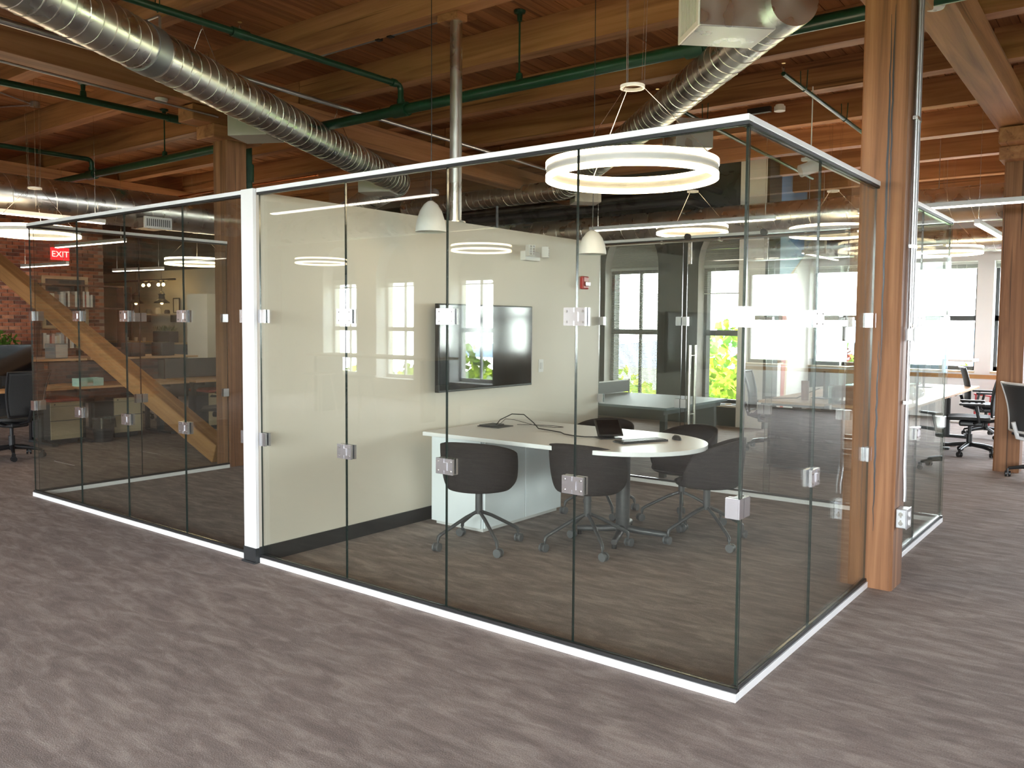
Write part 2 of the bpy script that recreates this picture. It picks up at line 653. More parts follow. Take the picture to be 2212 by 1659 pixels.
# sloping timber ceiling
ceil = struct('ceiling', MB().box(-24, 11.3, -13.6, 9.6, 0.05, 0.3), black2_m, loc=(0, 4, 4.365), rot=(-CA, 0, 0))
PW = 0.168
pm = {}
for i in range(128):
    x = -18.0 + i * PW
    cut = -13.2 + 4.2 + (i * 37 % 11) * 1.3
    for a, b in ((-13.3, cut), (cut, 9.3)):
        if x + PW < -4.1 and b > 5.2:
            b = 5.3
        if b - a < 0.2:
            continue
        L = round(b - a, 2)
        if L not in pm:
            pm[L] = MB().box(-PW / 2 + 0.004, PW / 2 - 0.004, -L / 2, L / 2, 0, 0.05).mesh('plank', plank_w)
        obj('plank', pm[L], None, ceil, (x, (a + b) / 2, random.uniform(0, 0.006)))
JY = [-8.3, -7.1, -5.8, -4.4, -3.1, -1.8, -0.55, 0.65, 1.9, 3.08, 4.36, 5.61, 6.85, 8.26, 9.6, 11.05, 12.4]
jm = {}
for y in JY:
    for x0, x1 in ((-21.0, -13.46), (-13.44, -6.76), (-6.74, 0.0), (0.02, 6.69), (6.71, 11.0)):
        if y > 9.0:
            if x1 < -3.85:
                continue
            x0 = max(x0, -3.47 - (y - 9.2) * 0.148)
        L = round(x1 - x0, 2)
        if L not in jm:
            m = MB().box(-L / 2, L / 2, 0, 0.155, -0.30, 0.0)
            jm[L] = m.mesh('ceiling_joist', joist_w)
        obj('ceiling_joist', jm[L], None, ceil, ((x0 + x1) / 2, y - 4.0, 0))
for x in (-13.45, -6.75, 0.005, 6.7):
    y1 = 5.15 if x < -3.4 else 9.1
    obj('girder', MB().box(-0.135, 0.135, -13.0, y1, -0.60, -0.30), girder_w, ceil, (x, 0, 0), bevel=0.008)


# ---- walls with window openings
def arch_pts(xc, w, spring, rise, n=16):
    return [(xc + w / 2 * cos(pi * i / n), spring + rise * sin(pi * i / n)) for i in range(n + 1)]


def wall_lengthwise(name, mat, plane, inner, outer, a0, a1, z1, openings, z0=0.0):
    """wall standing on the x ('y' plane) or y ('x' plane) direction with openings (centre, width, sill, spring, rise)"""
    m = MB()
    lo, hi = min(inner, outer), max(inner, outer)

    def bx(u0, u1, za, zb):
        if u1 - u0 < 1e-4 or zb - za < 1e-4:
            return
        if plane == 'y':
            m.box(u0, u1, lo, hi, za, zb)
        else:
            m.box(lo, hi, u0, u1, za, zb)
    cur = a0
    for (c, w, sill, spring, rise) in sorted(openings):
        bx(cur, c - w / 2, z0, z1)
        bx(c - w / 2, c + w / 2, z0, sill)
        if rise:
            pts = arch_pts(c, w, spring, rise)
            for p, q in zip(pts[:-1], pts[1:]):
                qd = [(q[0], q[1]), (p[0], p[1]), (p[0], z1), (q[0], z1)]
                m.prism(qd, plane, lo, hi) if plane == 'y' else m.prism(qd, 'x', lo, hi)
        else:
            bx(c - w / 2, c + w / 2, spring, z1)
        cur = c + w / 2
    bx(cur, a1, z0, z1)
    return struct(name, m, mat)


WN = [0]


def window(plane, inner, sgn, c, w, sill, spring, rise, mid, frame, reveal, drop=0.0, stack=0.25, mull=(0.0,), depth=0.3, archblind=True, lowered=False, blinds=True):
    """sash window set back in its opening; reveal lining, sill, frame bars, panes and slatted blinds are its parts"""
    WN[0] += 1
    r = struct_root('window_%d' % WN[0])
    yf = inner + sgn * depth

    def L(u, t, z):
        return (u, t, z) if plane == 'y' else (t, u, z)

    def bx(m, u0, u1, t0, t1, za, zb, mi=0):
        t0, t1 = min(t0, t1), max(t0, t1)
        if plane == 'y':
            m.box(u0, u1, t0, t1, za, zb, mi)
        else:
            m.box(t0, t1, u0, u1, za, zb, mi)
    # reveal lining
    m = MB()
    e = 0.006
    bx(m, c - w / 2, c - w / 2 + e, inner, yf, sill, spring)
    bx(m, c + w / 2 - e, c + w / 2, inner, yf, sill, spring)
    if rise:
        pts = arch_pts(c, w, spring, rise)
        for p, q in zip(pts[:-1], pts[1:]):
            m.poly([L(p[0], inner, p[1] - 0.002), L(q[0], inner, q[1] - 0.002), L(q[0], yf, q[1] - 0.002), L(p[0], yf, p[1] - 0.002)])
    else:
        bx(m, c - w / 2, c + w / 2, inner, yf, spring - e, spring)
    obj('reveal', m, reveal, r)
    m = MB()
    bx(m, c - w / 2, c + w / 2, inner - sgn * 0.04, yf, sill - 0.001, sill + 0.03)
    obj('sill', m, pale_w if not rise else cream_m, r)
    top = spring
    fr = MB()
    fw_ = 0.06
    bx(fr, c - w / 2, c - w / 2 + fw_, yf, yf + sgn * 0.06, sill, top)
    bx(fr, c + w / 2 - fw_, c + w / 2, yf, yf + sgn * 0.06, sill, top)
    for za, zb in ((sill + 0.03, sill + 0.10), (mid - 0.045, mid + 0.045), (top - 0.10, top)):
        bx(fr, c - w / 2, c + w / 2, yf, yf + sgn * 0.06, za, zb)
    obj('sash_frame', fr, frame, r)
    edges = [c - w / 2 + fw_] + [c + q * w for q in mull] + [c + w / 2 - fw_]
    for q in mull:
        m = MB()
        bx(m, c + q * w - 0.022, c + q * w + 0.022, yf + sgn * 0.005, yf + sgn * 0.055, sill + 0.1, top - 0.1)
        obj('mullion', m, frame, r)
    for za, zb in ((sill + 0.10, mid - 0.045), (mid + 0.045, top - 0.1)):
        for u0, u1 in zip(edges[:-1], edges[1:]):
            obj('pane', MB().poly([L(u0, yf + sgn * 0.03, za), L(u1, yf + sgn * 0.03, za), L(u1, yf + sgn * 0.03, zb), L(u0, yf + sgn * 0.03, zb)]), pane_m, r)
    if rise:
        pts = arch_pts(c, w, spring, rise)
        m = MB()
        m.prism(pts, plane, min(yf, yf + sgn * 0.05), max(yf, yf + sgn * 0.05)) if plane == 'y' else m.prism(pts, 'x', yf, yf + sgn * 0.05)
        obj('arch_panel', m, grey_m, r)
        m = MB()
        n = int(rise / 0.021)
        for i in range(n):
            z = spring + 0.012 + i * 0.021
            hw = w / 2 * sqrt(max(0, 1 - ((z - spring) / rise) ** 2)) - 0.012
            if hw > 0.02:
                t0 = yf - sgn * 0.03
                m.poly([L(c - hw, t0 - 0.010, z - 0.006), L(c + hw, t0 - 0.010, z - 0.006), L(c + hw, t0 + 0.010, z + 0.006), L(c - hw, t0 + 0.010, z + 0.006)])
        obj('arch_blind', m, slat_m, r, kind='stuff')
    if blinds:
        m = MB()
        t0 = yf - sgn * 0.035
        zt = top - 0.05
        bx(m, c - w / 2 + 0.01, c + w / 2 - 0.01, t0 - 0.02, t0 + 0.02, zt, zt + 0.045)
        if lowered:
            z = zt - 0.02
            while z > sill + 0.06:
                m.poly([L(c - w / 2 + 0.015, t0 - 0.009, z - 0.005), L(c + w / 2 - 0.015, t0 - 0.009, z - 0.005), L(c + w / 2 - 0.015, t0 + 0.009, z + 0.005), L(c - w / 2 + 0.015, t0 + 0.009, z + 0.005)])
                z -= 0.0235
        else:
            k = int(stack / 0.0085)
            for i in range(k):
                z = zt - drop * i / k - 0.008 * (i + 1)
                bx(m, c - w / 2 + 0.012, c + w / 2 - 0.012, t0 - 0.012, t0 + 0.012, z - 0.003, z + 0.001)
            bx(m, c - w / 2 + 0.012, c + w / 2 - 0.012, t0 - 0.014, t0 + 0.014, zt - drop - stack - 0.02, zt - drop - stack)
        obj('blind', m, slat_m, r, kind='stuff')
        cords = MB()
        for q in (-0.3, 0.06, 0.16, 0.3):
            cords.tube([L(c + q * w, t0 - sgn * 0.014, zt), L(c + q * w, t0 - sgn * 0.014, zt - 0.9 if q == 0.06 else zt - 0.55)], 0.0025, 4)
        obj('blind_cord', cords, white_m, r)
    fc = {('y', 1): '-y', ('y', -1): '+y', ('x', 1): '-x', ('x', -1): '+x'}[(plane, sgn)]
    p = L(c, yf + sgn * 0.12, (sill + top) / 2)
    if not (plane == 'x' and inner == 0.0):
        portal('window_portal', *p, w, top - sill, fc)
    return r


AW = 1.10
rear_c = [-13.0, -11.28, -9.2]
rear_op = [(c, AW, 0.39, 2.53, 0.70) for c in rear_c]
bank_op = [(-2.6 + 1.5 * i, 1.32, 0.45, 3.3, 0) for i in range(9)]  # unseen bank right of the arches, enlarged to throw more daylight onto the carpet
wall_lengthwise('wall_back', cream_m, 'y', -9.0, -9.5, -24, 11.3, 5.4, rear_op + bank_op)
for op in rear_op:
    window('y', -9.0, -1, op[0], AW, 0.39, 2.53, 0.70, 1.45, white_m, white_m, stack=0.12)
for op in bank_op:
    window('y', -9.0, -1, op[0], op[1], op[2], op[3], 0, 1.9, frame_dk, white_m, stack=0.06, mull=(0.0,))
green_op = [(-5.78, 1.02, 0.30, 2.55, 0.68), (-4.02, 1.08, 0.30, 2.55, 0.68)]
wall_lengthwise('wall_front', green_m, 'y', 9.2, 9.7, -13.3, -3.42, 5.2, green_op)
window('y', 9.2, 1, -5.78, 1.02, 0.30, 2.55, 0.68, 1.46, frame_dk, lightgrey_m, lowered=True, mull=(0.06,), depth=0.22)
window('y', 9.2, 1, -4.02, 1.08, 0.30, 2.55, 0.68, 1.46, frame_dk, lightgrey_m, stack=0.22, drop=0.18, mull=(0.12,), depth=0.22)
# the mural wall turns off at a slight angle; it is laid out along its own length and then swung round its corner
MANG = math.atan2(0.56, 3.8)
side_op = [(0.98, 0.62, 0.95, 2.27, 0)]
mural = wall_lengthwise('wall_mural', white_m, 'x', 0.0, -0.4, 0.0, 3.84, 5.2, side_op)
mural.location = (-3.46, 9.2, 0)
mural.rotation_euler = (0, 0, MANG)
wr = window('x', 0.0, -1, 0.98, 0.62, 0.95, 2.27, 0, 1.66, mred_m, white_m, mull=(), depth=0.2, blinds=False)
wr.location = (-3.46, 9.2, 0)
wr.rotation_euler = (0, 0, MANG)


def mural_shape(pts, mat, t=0.004):
    obj('painted_facet', MB().prism(pts, 'x', 0.0005, t), mat, mural)


# painted facets of the mural, thin raised panels that stop clear of the side window
mural_shape([(0.02, 3.3), (0.02, 4.3), (3.8, 4.2), (3.8, 3.3), (3.15, 2.9), (2.0, 3.0)], blue_m)
mural_shape([(0.02, 3.29), (2.0, 2.99), (3.15, 2.89), (1.33, 2.30), (0.62, 2.30), (0.30, 2.60)], lblue_m)
mural_shape([(0.36, 1.9), (0.60, 2.28), (0.66, 2.28), (0.66, 0.95), (0.5, 0.9)], mred_m)
mural_shape([(1.30, 0.93), (1.30, 2.02), (1.75, 1.61), (1.50, 0.0), (1.30, 0.0)], mred_m)
mural_shape([(1.56, 0.4), (1.78, 1.60), (1.90, 1.60), (1.72, 0.4)], tan_m)
mural_shape([(1.33, 2.29), (3.14, 2.88), (1.6, 2.30)], tan_m)
mural_shape([(0.02, 0.0), (0.02, 3.28), (0.28, 2.58), (0.34, 1.9), (0.48, 0.9), (0.48, 0.0)], green_m)
far_c = [-2.95, -1.72, -0.42, 0.88, 2.18, 3.48, 4.78, 6.08, 7.38, 8.68]
far_op = [(c, 1.06, 0.80, 2.72, 0) for c in far_c]
wall_lengthwise('wall_far', white_m, 'y', 13.0, 13.5, -4.45, 11.3, 5.0, far_op)
for i, c in enumerate(far_c):
    window('y', 13.0, 1, c, 1.06, 0.80, 2.72, 0, 1.74, frame_dk, white_m, stack=0.05, mull=(), depth=0.25)
struct('trim_1', MB().box(-3.8, 11, 12.97, 13.0, 0.70, 0.77), brace_w)
right_op = [(c, 1.2, 0.8, 2.7, 0) for c in (-6.5, -4.2, 8.6, 10.8)]
wall_lengthwise('wall_right', cream_m, 'x', 11.0, 11.4, -9.5, 13.5, 5.4, right_op)
for op in right_op:
    window('x', 11.0, 1, op[0], 1.2, 0.8, 2.7, 0, 1.74, frame_dk, white_m, stack=0.05, mull=(0.0,), depth=0.2)

# kitchen side and far left
struct('wall_kitchen', MB().box(-21.3, -13.3, 7.3, 7.6, 0, 5.2), cream_m)
struct('wall_kitchen_end', MB().box(-13.6, -13.3, 7.3, 9.2, 0, 5.2), green_m)
struct('wall_left', MB().box(-21.6, -21.3, -9.5, 7.6, 0, 5.4), cream_m)
struct('trim_2', MB().box(-21.3, -13.3, 7.24, 7.3, 2.75, 4.9), green_m)
blk = struct('wall_block', MB().box(-14.0, -13.3, 6.0, 7.24, 0.14, 2.12), cream_m)
struct('baseboard_block', MB().box(-13.99, -13.31, 6.01, 7.2, 0, 0.14), base_m)

# brick wall: single bricks where the photograph shows them, a plain mortar bed behind
bw = struct('wall_brick', MB().box(-15.3, -15.02, -9.0, 4.85, 0, 5.3), mortar_m)
bk = [MB().box(0, 0.022, 0.005, 0.195, 0.004, 0.060).mesh('brick', m) for m in (brick_a, brick_b, brick_c)]
cnt = 0
rest = {0: MB(), 1: MB(), 2: MB()}
for row in range(0, 60):
    z = 0.02 + row * 0.066
    for k in range(0, 56):
        y = 4.65 - k * 0.205 - (0.1 if row % 2 else 0)
        mi = random.choices((0, 1, 2), (0.55, 0.25, 0.2))[0]
        seen = 3.0 > z > 1.15 and (y > 2.45)
        if seen and cnt < 300:
            obj('brick', bk[mi], None, bw, (-15.02 + random.uniform(-0.006, 0.004), y, z))
            cnt += 1
        elif y > -6:
            j = random.uniform(-0.006, 0.004)
            rest[mi].box(-15.02 + j, -14.998 + j, y + 0.005, y + 0.195, z + 0.004, z + 0.060)
for mi, m in rest.items():
    obj('brickwork', m, (brick_a, brick_b, brick_c)[mi], bw, kind='stuff')

# ---- beige wall between the two glass rooms
cw = struct('wall_conference', MB().box(-3.41, -3.29, 0.0, 4.2, 0.0, 2.42), beige_m)
obj('end_post', MB().box(-3.414, -3.286, -0.024, 0.0, 0.10, 2.437), white_m, cw)
struct('baseboard_conference', MB().box(-3.29, -3.28, 0.0, 4.18, 0.0, 0.105).box(-3.42, -3.41, 0.0, 4.18, 0, 0.105).box(-3.416, -3.284, -0.03, -0.0005, 0, 0.10).box(-3.42, -3.28, -0.045, -0.03, 0, 0.012), base_m)


# ================================================================== GLASS PARTITIONS
def glass_sheet(x0, x1, z0, z1, y0=0.018, y1=0.030):
    m = MB()
    m.box(x0, x1, y0, y1, z0, z1)
    m.mi = [1, 1, 0, 1, 0, 1]   # bottom, top, front, right, back, left
    return m


def clamp_mesh(kind):
    m = MB()
    for y0, y1 in ((0.002, 0.0175), (0.0305, 0.046)):
        if kind in ('joint', 'left'):
            m.box(-0.060, -0.004, y0, y1, -0.0425, 0.0425)
        if kind in ('joint', 'right'):
            m.box(0.004, 0.060, y0, y1, -0.0425, 0.0425)
    if kind == 'joint':
        m.box(-0.003, 0.022, -0.003, 0.0015, -0.021, 0.021)
        m.box(-0.0035, 0.0035, 0.006, 0.0175, -0.0425, 0.0425)
    if kind == 'right':
        m.box(-0.004, 0.0035, 0.002, 0.046, -0.0425, 0.0425)
    if kind == 'left':
        m.box(-0.0035, 0.004, 0.002, 0.046, -0.0425, 0.0425)
    return m.mesh('clamp', chrome_m)


CL = {k: clamp_mesh(k) for k in ('joint', 'left', 'right')}
BOLT = MB()
for z in (-0.025, 0.025):
    BOLT.cyl((0, 0, z), (0, 0.004, z), 0.006, 10)
BOLT = BOLT.mesh('screw', steel_m)


def partition(label, loc, rz, L, joints, start=True, end=True, x_from=0.0, gaps=()):
    t = thing('glass_partition', label, 'glass wall', loc, rz, None)
    x0 = x_from
    obj('bottom_rail', MB().box(x0, L, 0, 0.046, 0, 0.036), rail_m, t, bevel=0.002)
    obj('top_rail', MB().box(x0, L, 0, 0.046, 2.4135, 2.44), rail_m, t, bevel=0.002)
    obj('bottom_gasket', MB().box(x0, L, 0.008, 0.040, 0.0365, 0.054), gasket_m, t)
    obj('top_gasket', MB().box(x0, L, 0.004, 0.042, 2.399, 2.413), gasket_m, t)
    es = [x0] + list(joints) + [L]
    for i, (a, b) in enumerate(zip(es[:-1], es[1:])):
        if i in gaps:
            continue
        p = obj('glass_panel', glass_sheet(a + 0.003, b - 0.003, 0.055, 2.3985), [glass_m, edge_m], t)
    for x in joints:
        for z in (0.82, 1.62):
            c = obj('clamp', CL['joint'], None, t, (x, 0, z))
            for dx in (-0.045, 0.045):
                obj('screw', BOLT, None, c, (dx, -0.002, 0))
    for flag, x, k in ((start, x0, 'right'), (end, L, 'left')):
        if flag:
            for z in (0.82, 1.62):
                c = obj('clamp', CL[k], None, t, (x + (0.006 if k == 'right' else -0.006), 0, z))
    return t


gp_front = partition('clear glass front wall of meeting room between white wall end and near corner', (-3.284, 0, 0), 0, 3.284, (0.83, 1.63, 2.45))
gp_right = partition('clear glass side wall running from near corner back to thick timber column', (0, 0, 0), pi / 2, 2.0, (0.97,), x_from=0.047)
gp_right2 = partition('clear glass side wall behind the timber column with socket box', (0, 2.26, 0), pi / 2, 1.94, (0.98,))
gp_left = partition('clear glass front wall of dim empty room left of white wall end', (-6.65, 0, 0), 0, 3.235, (0.89, 1.66, 2.47))
gp_leftside = partition('clear glass end wall of empty left room reaching back to timber column', (-6.65, 2.0, 0), -pi / 2, 1.953, (0.98,))
# back wall of the meeting room with its door bay left open for the sliding leaf
gp_back = partition('clear glass back wall of meeting room with overhead sliding door track', (0, 4.2, 0), pi, 3.284, (0.8, 1.50, 2.34), gaps=(2,))
tr = MB().tube([(0.72, 0.075, 2.385), (3.27, 0.075, 2.385)], 0.0125, 12)
obj('track_tube', tr, steel_m, gp_back)
for x in (0.80, 1.15, 1.95, 2.55, 3.2):
    c = obj('track_standoff', MB().cyl((x, 0.031, 2.385), (x, 0.085, 2.385), 0.017, 14), steel_m, gp_back)

sd = thing('sliding_glass_door', 'frameless sliding glass door with bar handle hung in meeting room back wall', 'door', (-2.31, 4.2, 0), pi)
obj('door_leaf', glass_sheet(-0.86, 0.0, 0.02, 2.30, -0.012, 0.0), [glass_m, edge_m], sd)
for x in (-0.78, -0.03):
    h = MB()
    h.box(x - 0.018, x + 0.018, 0.004, 0.014, 2.17, 2.42)
    rl = obj('roller_hanger', h, steel_m, sd, smooth=False)
    obj('roller_wheel', MB().cyl((x, 0.050, 2.427), (x, 0.085, 2.427), 0.029, 20), black_m, rl, smooth=True)
    b = MB()
    for z in (2.19, 2.25, 2.32, 2.40):
        b.cyl((x, 0.0141, z), (x, 0.022, z), 0.012, 12)
    obj('bolt', b, chrome_m, rl)
for y in (0.055, -0.065):
    h = MB().tube([(-0.07, y, 0.62), (-0.07, y, 1.39)], 0.0145, 14)
    for z in (0.72, 1.29):
        h.cyl((-0.07, y, z), (-0.07, 0.0005 if y > 0 else -0.0125, z), 0.008, 10)
    obj('handle', h, steel_m, sd, smooth=True)


# ================================================================== COLUMNS
def column(label, x, y, s=0.25, top=None):
    zt = roof_z(y, 0.60)
    t = thing('timber_column', label, 'column', (x, y, 0), 0, 'square timber columns')
    m = MB()
    h = zt - 0.30
    rng = random.Random(int(x * 100) + int(y * 10))
    # slightly waney square shaft
    n = 12
    rings = []
    for i in range(n + 1):
        z = h * i / n
        j = [rng.uniform(-0.003, 0.003) for _ in range(8)]
        a = s / 2
        c = 0.014
        rings.append([(-a + c + j[0], -a, z), (a - c + j[1], -a, z), (a, -a + c + j[2], z), (a, a - c + j[3], z), (a - c + j[4], a, z), (-a + c + j[5], a, z), (-a, a - c + j[6], z), (-a, -a + c + j[7], z)])
    m.v = [p for r in rings for p in r]
    for i in range(n):
        for k in range(8):
            k2 = (k + 1) % 8
            m.f.append([i * 8 + k, i * 8 + k2, (i + 1) * 8 + k2, (i + 1) * 8 + k])
            m.mi.append(0)
    m.f += [list(range(8))[::-1], [n * 8 + k for k in range(8)]]
    m.mi += [0, 0]
    obj('shaft', m, column_w, t)
    obj('bolster', MB().box(-0.16, 0.16, -0.30, 0.30, h, h + 0.14), girder_w, t, bevel=0.01)
    obj('bolster', MB().box(-0.14, 0.14, -0.52, 0.52, h + 0.14, zt + 0.0), girder_w, t, bevel=0.01)
    return t


colA = column('thick cracked timber column in front carrying conduit and socket box', 0.005, 2.13, 0.255)
colC = column('timber column standing among office chairs at far right by windows', 0.05, 7.37, 0.25)
colB = column('dark timber column at back end of empty left glass room', -6.75, 2.14, 0.255)
# long drying cracks on the near column's front face
ck = MB()
rng = random.Random(3)
for (x, za, zb, w) in ((0.028, 1.25, 3.4, 0.0055), (0.045, 2.2, 3.45, 0.004), (0.012, 0.35, 1.5, 0.005), (-0.03, 0.1, 0.9, 0.0025)):
    pts = []
    n = 26
    for i in range(n):
        z = za + (zb - za) * i / (n - 1)
        pts.append((x + rng.uniform(-0.003, 0.003), z, w * sin(pi * (i + 0.4) / n) + 0.0006))
    for p, q in zip(pts[:-1], pts[1:]):
        ck.poly([(p[0] - p[2], -0.1288, p[1]), (p[0] + p[2], -0.1288, p[1]), (q[0] + q[2], -0.1288, q[1]), (q[0] - q[2], -0.1288, q[1])])
obj('drying_crack', ck, base_m, colA)
for z in (0.82, 1.62):
    pl = obj('wall_bracket', MB().box(-0.062, -0.006, -0.135, -0.1285, z - 0.043, z + 0.043), chrome_m, colA, bevel=0.002)
    b = MB()
    for dz in (-0.028, 0, 0.028):
        b.cyl((-0.036, -0.135, z + dz), (-0.036, -0.138, z + dz), 0.006, 10)
    obj('screw', b, steel_m, pl)

# diagonal timber brace beyond the left room
br = thing('timber_brace', 'long sloping timber brace leaning down to dark column left of glass room', 'brace', (-6.9, 2.13, 0.21))
a = Vector((0.0, 0, 0.0))
b = Vector((-6.6, 0.0, 2.62))
d = (b - a)
ang = atan2(d.z, -d.x)
ob = obj('brace_beam', MB().box(0, d.length, -0.11, 0.11, 0.0, 0.22), brace_w, br, (0, 0, 0), (0, -(pi - ang), 0), bevel=0.012)


# ================================================================== DUCTS
def duct(label, pts, r, pitch=0.13, cap0=False, seam=0.0045):
    """spiral duct along a polyline; helical lock seam as its own part. origin at the first point"""
    p0 = Vector(pts[0])
    t = thing('spiral_duct', label, 'duct', p0)
    P = [Vector(p) - p0 for p in pts]
    # round the corners
    path = [P[0]]
    for i in range(1, len(P) - 1):
        a, b, c = P[i - 1], P[i], P[i + 1]
        k = r * 1.3
        s, e = b + (a - b).normalized() * k, b + (c - b).normalized() * k
        for q in range(7):
            u = q / 6
            path.append(s * (1 - u) ** 2 + b * 2 * u * (1 - u) + e * u * u)
    path.append(P[-1])
    obj('duct_body', MB().tube(path, r, 40, True), galv_m, t, smooth=True)
    # seam
    seg = [(q - p).length for p, q in zip(path[:-1], path[1:])]
    tot = sum(seg)
    n = int(tot / pitch * 22)
    pts2 = []
    fr_a = None
    si, acc = 0, 0.0
    for i in range(n + 1):
        s = tot * i / n
        while si < len(seg) - 1 and s > acc + seg[si]:
            acc += seg[si]
            si += 1
        tdir = (path[si + 1] - path[si]).normalized()
        c = path[si] + tdir * (s - acc)
        if fr_a is None:
            fr_a = tdir.cross(Vector((0, 0, 1))).normalized()
        fr_a = (fr_a - tdir * fr_a.dot(tdir)).normalized()
        b = tdir.cross(fr_a)
        w = 2 * pi * s / pitch
        pts2.append(c + (fr_a * cos(w) + b * sin(w)) * r)
    obj('spiral_seam', MB().tube(pts2, seam, 4, False), seam_m, t)
    return t


def band(t, p, d, r, w, mat=None, name='coupling_band'):
    d = Vector(d).normalized()
    p = Vector(p) - Vector(t.location)
    return obj(name, MB().tube([p - d * w / 2, p + d * w / 2], r, 40), mat or galv_d, t, smooth=True)


d1 = Vector((-0.4545, 0.8907, 0))
A1 = Vector((-4.70, 0.05, 3.60))
duct1 = duct('long galvanised spiral duct slanting from top left towards dark back wall', [A1 - d1 * 4.2, A1 + d1 * 6.0, A1 + d1 * 6.0 + Vector((-2.5, 1.2, -0.1))], 0.180)
band(duct1, A1, d1, 0.188, 0.16)
lab = obj('sticker', MB().box(-0.03, 0.03, -0.02, 0.02, 0, 0.002), yellow_m, duct1, Vector((-4.64, -0.11, 3.43)) - duct1.location)
d2 = Vector((-0.7071, 0.7071, 0))
A2 = Vector((-0.60, 2.05, 3.60))
duct2 = duct('galvanised spiral duct with capped end hanging at top right over meeting room', [A2, A2 + d2 * 7.4, A2 + d2 * 7.4 + Vector((-3.5, 0.15, 0))], 0.150)
band(duct2, A2 + d2 * -0.02, d2, 0.156, 0.14, galv_m, 'end_cap')
obj('sticker', MB().box(-0.03, 0.03, -0.002, 0.0, -0.035, 0.035), yellow_m, duct2, (0.072, -0.078, 0.075), (0, 0, radians(45)))
duct3 = duct('big spiral duct along left side lit from below by ring lamp', [(-10.2, -4.5, 3.16), (-10.2, 6.6, 3.16)], 0.255, 0.26)
band(duct3, (-10.2, 2.2, 3.16), (0, 1, 0), 0.262, 0.12, galv_m)
duct4 = duct('broad spiral duct crossing behind meeting room under blue wall', [(-8.6, 8.72, 3.14), (3.2, 8.72, 3.14)], 0.225, 0.25)
duct5 = duct('far spiral duct running above the window wall', [(-3.6, 12.2, 3.0), (6.0, 12.2, 3.0)], 0.20, 0.25)
duct6 = duct('spiral duct near rear windows behind the viewer', [(-12.0, -6.3, 3.2), (3.0, -6.3, 3.2)], 0.225, 0.25)


def plenum(label, loc, rz, sx, sy, sz, grille=None, mat=None):
    """sheet metal supply box with folded edges; grille on its -x side"""
    t = thing('supply_box', label, 'duct box', loc, rz)
    obj('box_shell', MB().box(-sx / 2, sx / 2, -sy / 2, sy / 2, 0, sz), mat or galv_m, t, bevel=0.006)
    if grille:
        g = MB()
        x = -sx / 2
        f = 0.035
        g.box(x - 0.012, x - 0.0005, -sy / 2, sy / 2, 0, f)
        g.box(x - 0.012, x - 0.0005, -sy / 2, sy / 2, sz - f, sz)
        g.box(x - 0.012, x - 0.0005, -sy / 2, -sy / 2 + f, f, sz - f)
        g.box(x - 0.012, x - 0.0005, sy / 2 - f, sy / 2, f, sz - f)
        fr = obj('grille_frame', g, white_m, t)
        obj('grille_backing', MB().box(x - 0.002, x - 0.0005, -sy / 2 + f, sy / 2 - f, f, sz - f), black_m, t)
        b = MB().box(x - 0.010, x - 0.003, -0.005, 0.005, f, sz - f).mesh('grille_blade', white_m)
        n = int((sy - 2 * f) / 0.026)
        for i in range(n):
            obj('grille_blade', b, None, fr, (0, -sy / 2 + f + 0.02 + i * (sy - 2 * f - 0.02) / (n - 1), 0))
    return t


plenum('galvanised supply box with white slotted grille beside capped duct end, top right', (-0.965, 1.95, 3.45), radians(45), 0.50, 0.385, 0.42, True)
plenum('supply box with grey side under spiral duct over meeting room back corner', (-2.72, 4.98, 3.42), radians(45), 0.40, 0.46, 0.30, None, galv_m)
plenum('pale square supply box under long duct beside dark timber column', (-6.03, 1.97, 3.44), radians(27), 0.42, 0.40, 0.27, None, grey_m)
plenum('pale supply box on the far part of long duct, seen through front glass', (-7.50, 5.04, 3.40), radians(27), 0.46, 0.40, 0.30, None, lightgrey_m)
plenum('supply box under duct bend near dark green back wall', (-5.62, 7.50, 3.40), radians(45), 0.40, 0.40, 0.36, None, grey_m)
for i, (x, y, z, rz, lb) in enumerate([
        (-9.75, 3.0, 2.86, 0, 'white slotted air grille below left duct near ring lamp'),
        (-9.75, 5.2, 2.80, 0, 'white slotted air grille on left duct further back')]):
    g = thing('air_grille', lb, 'grille', (x, y, z), rz)
    obj('grille_frame', MB().box(-0.01, 0.02, -0.20, 0.20, 0, 0.16), white_m, g)
    obj('neck', MB().box(-0.40, -0.011, -0.17, 0.17, 0.01, 0.15), galv_m, g)
    b = MB().box(0.021, 0.026, -0.005, 0.005, 0.03, 0.13).mesh('grille_slot', black_m)
    for k in range(12):
        obj('grille_slot', b, None, g, (0, -0.165 + k * 0.03, 0))
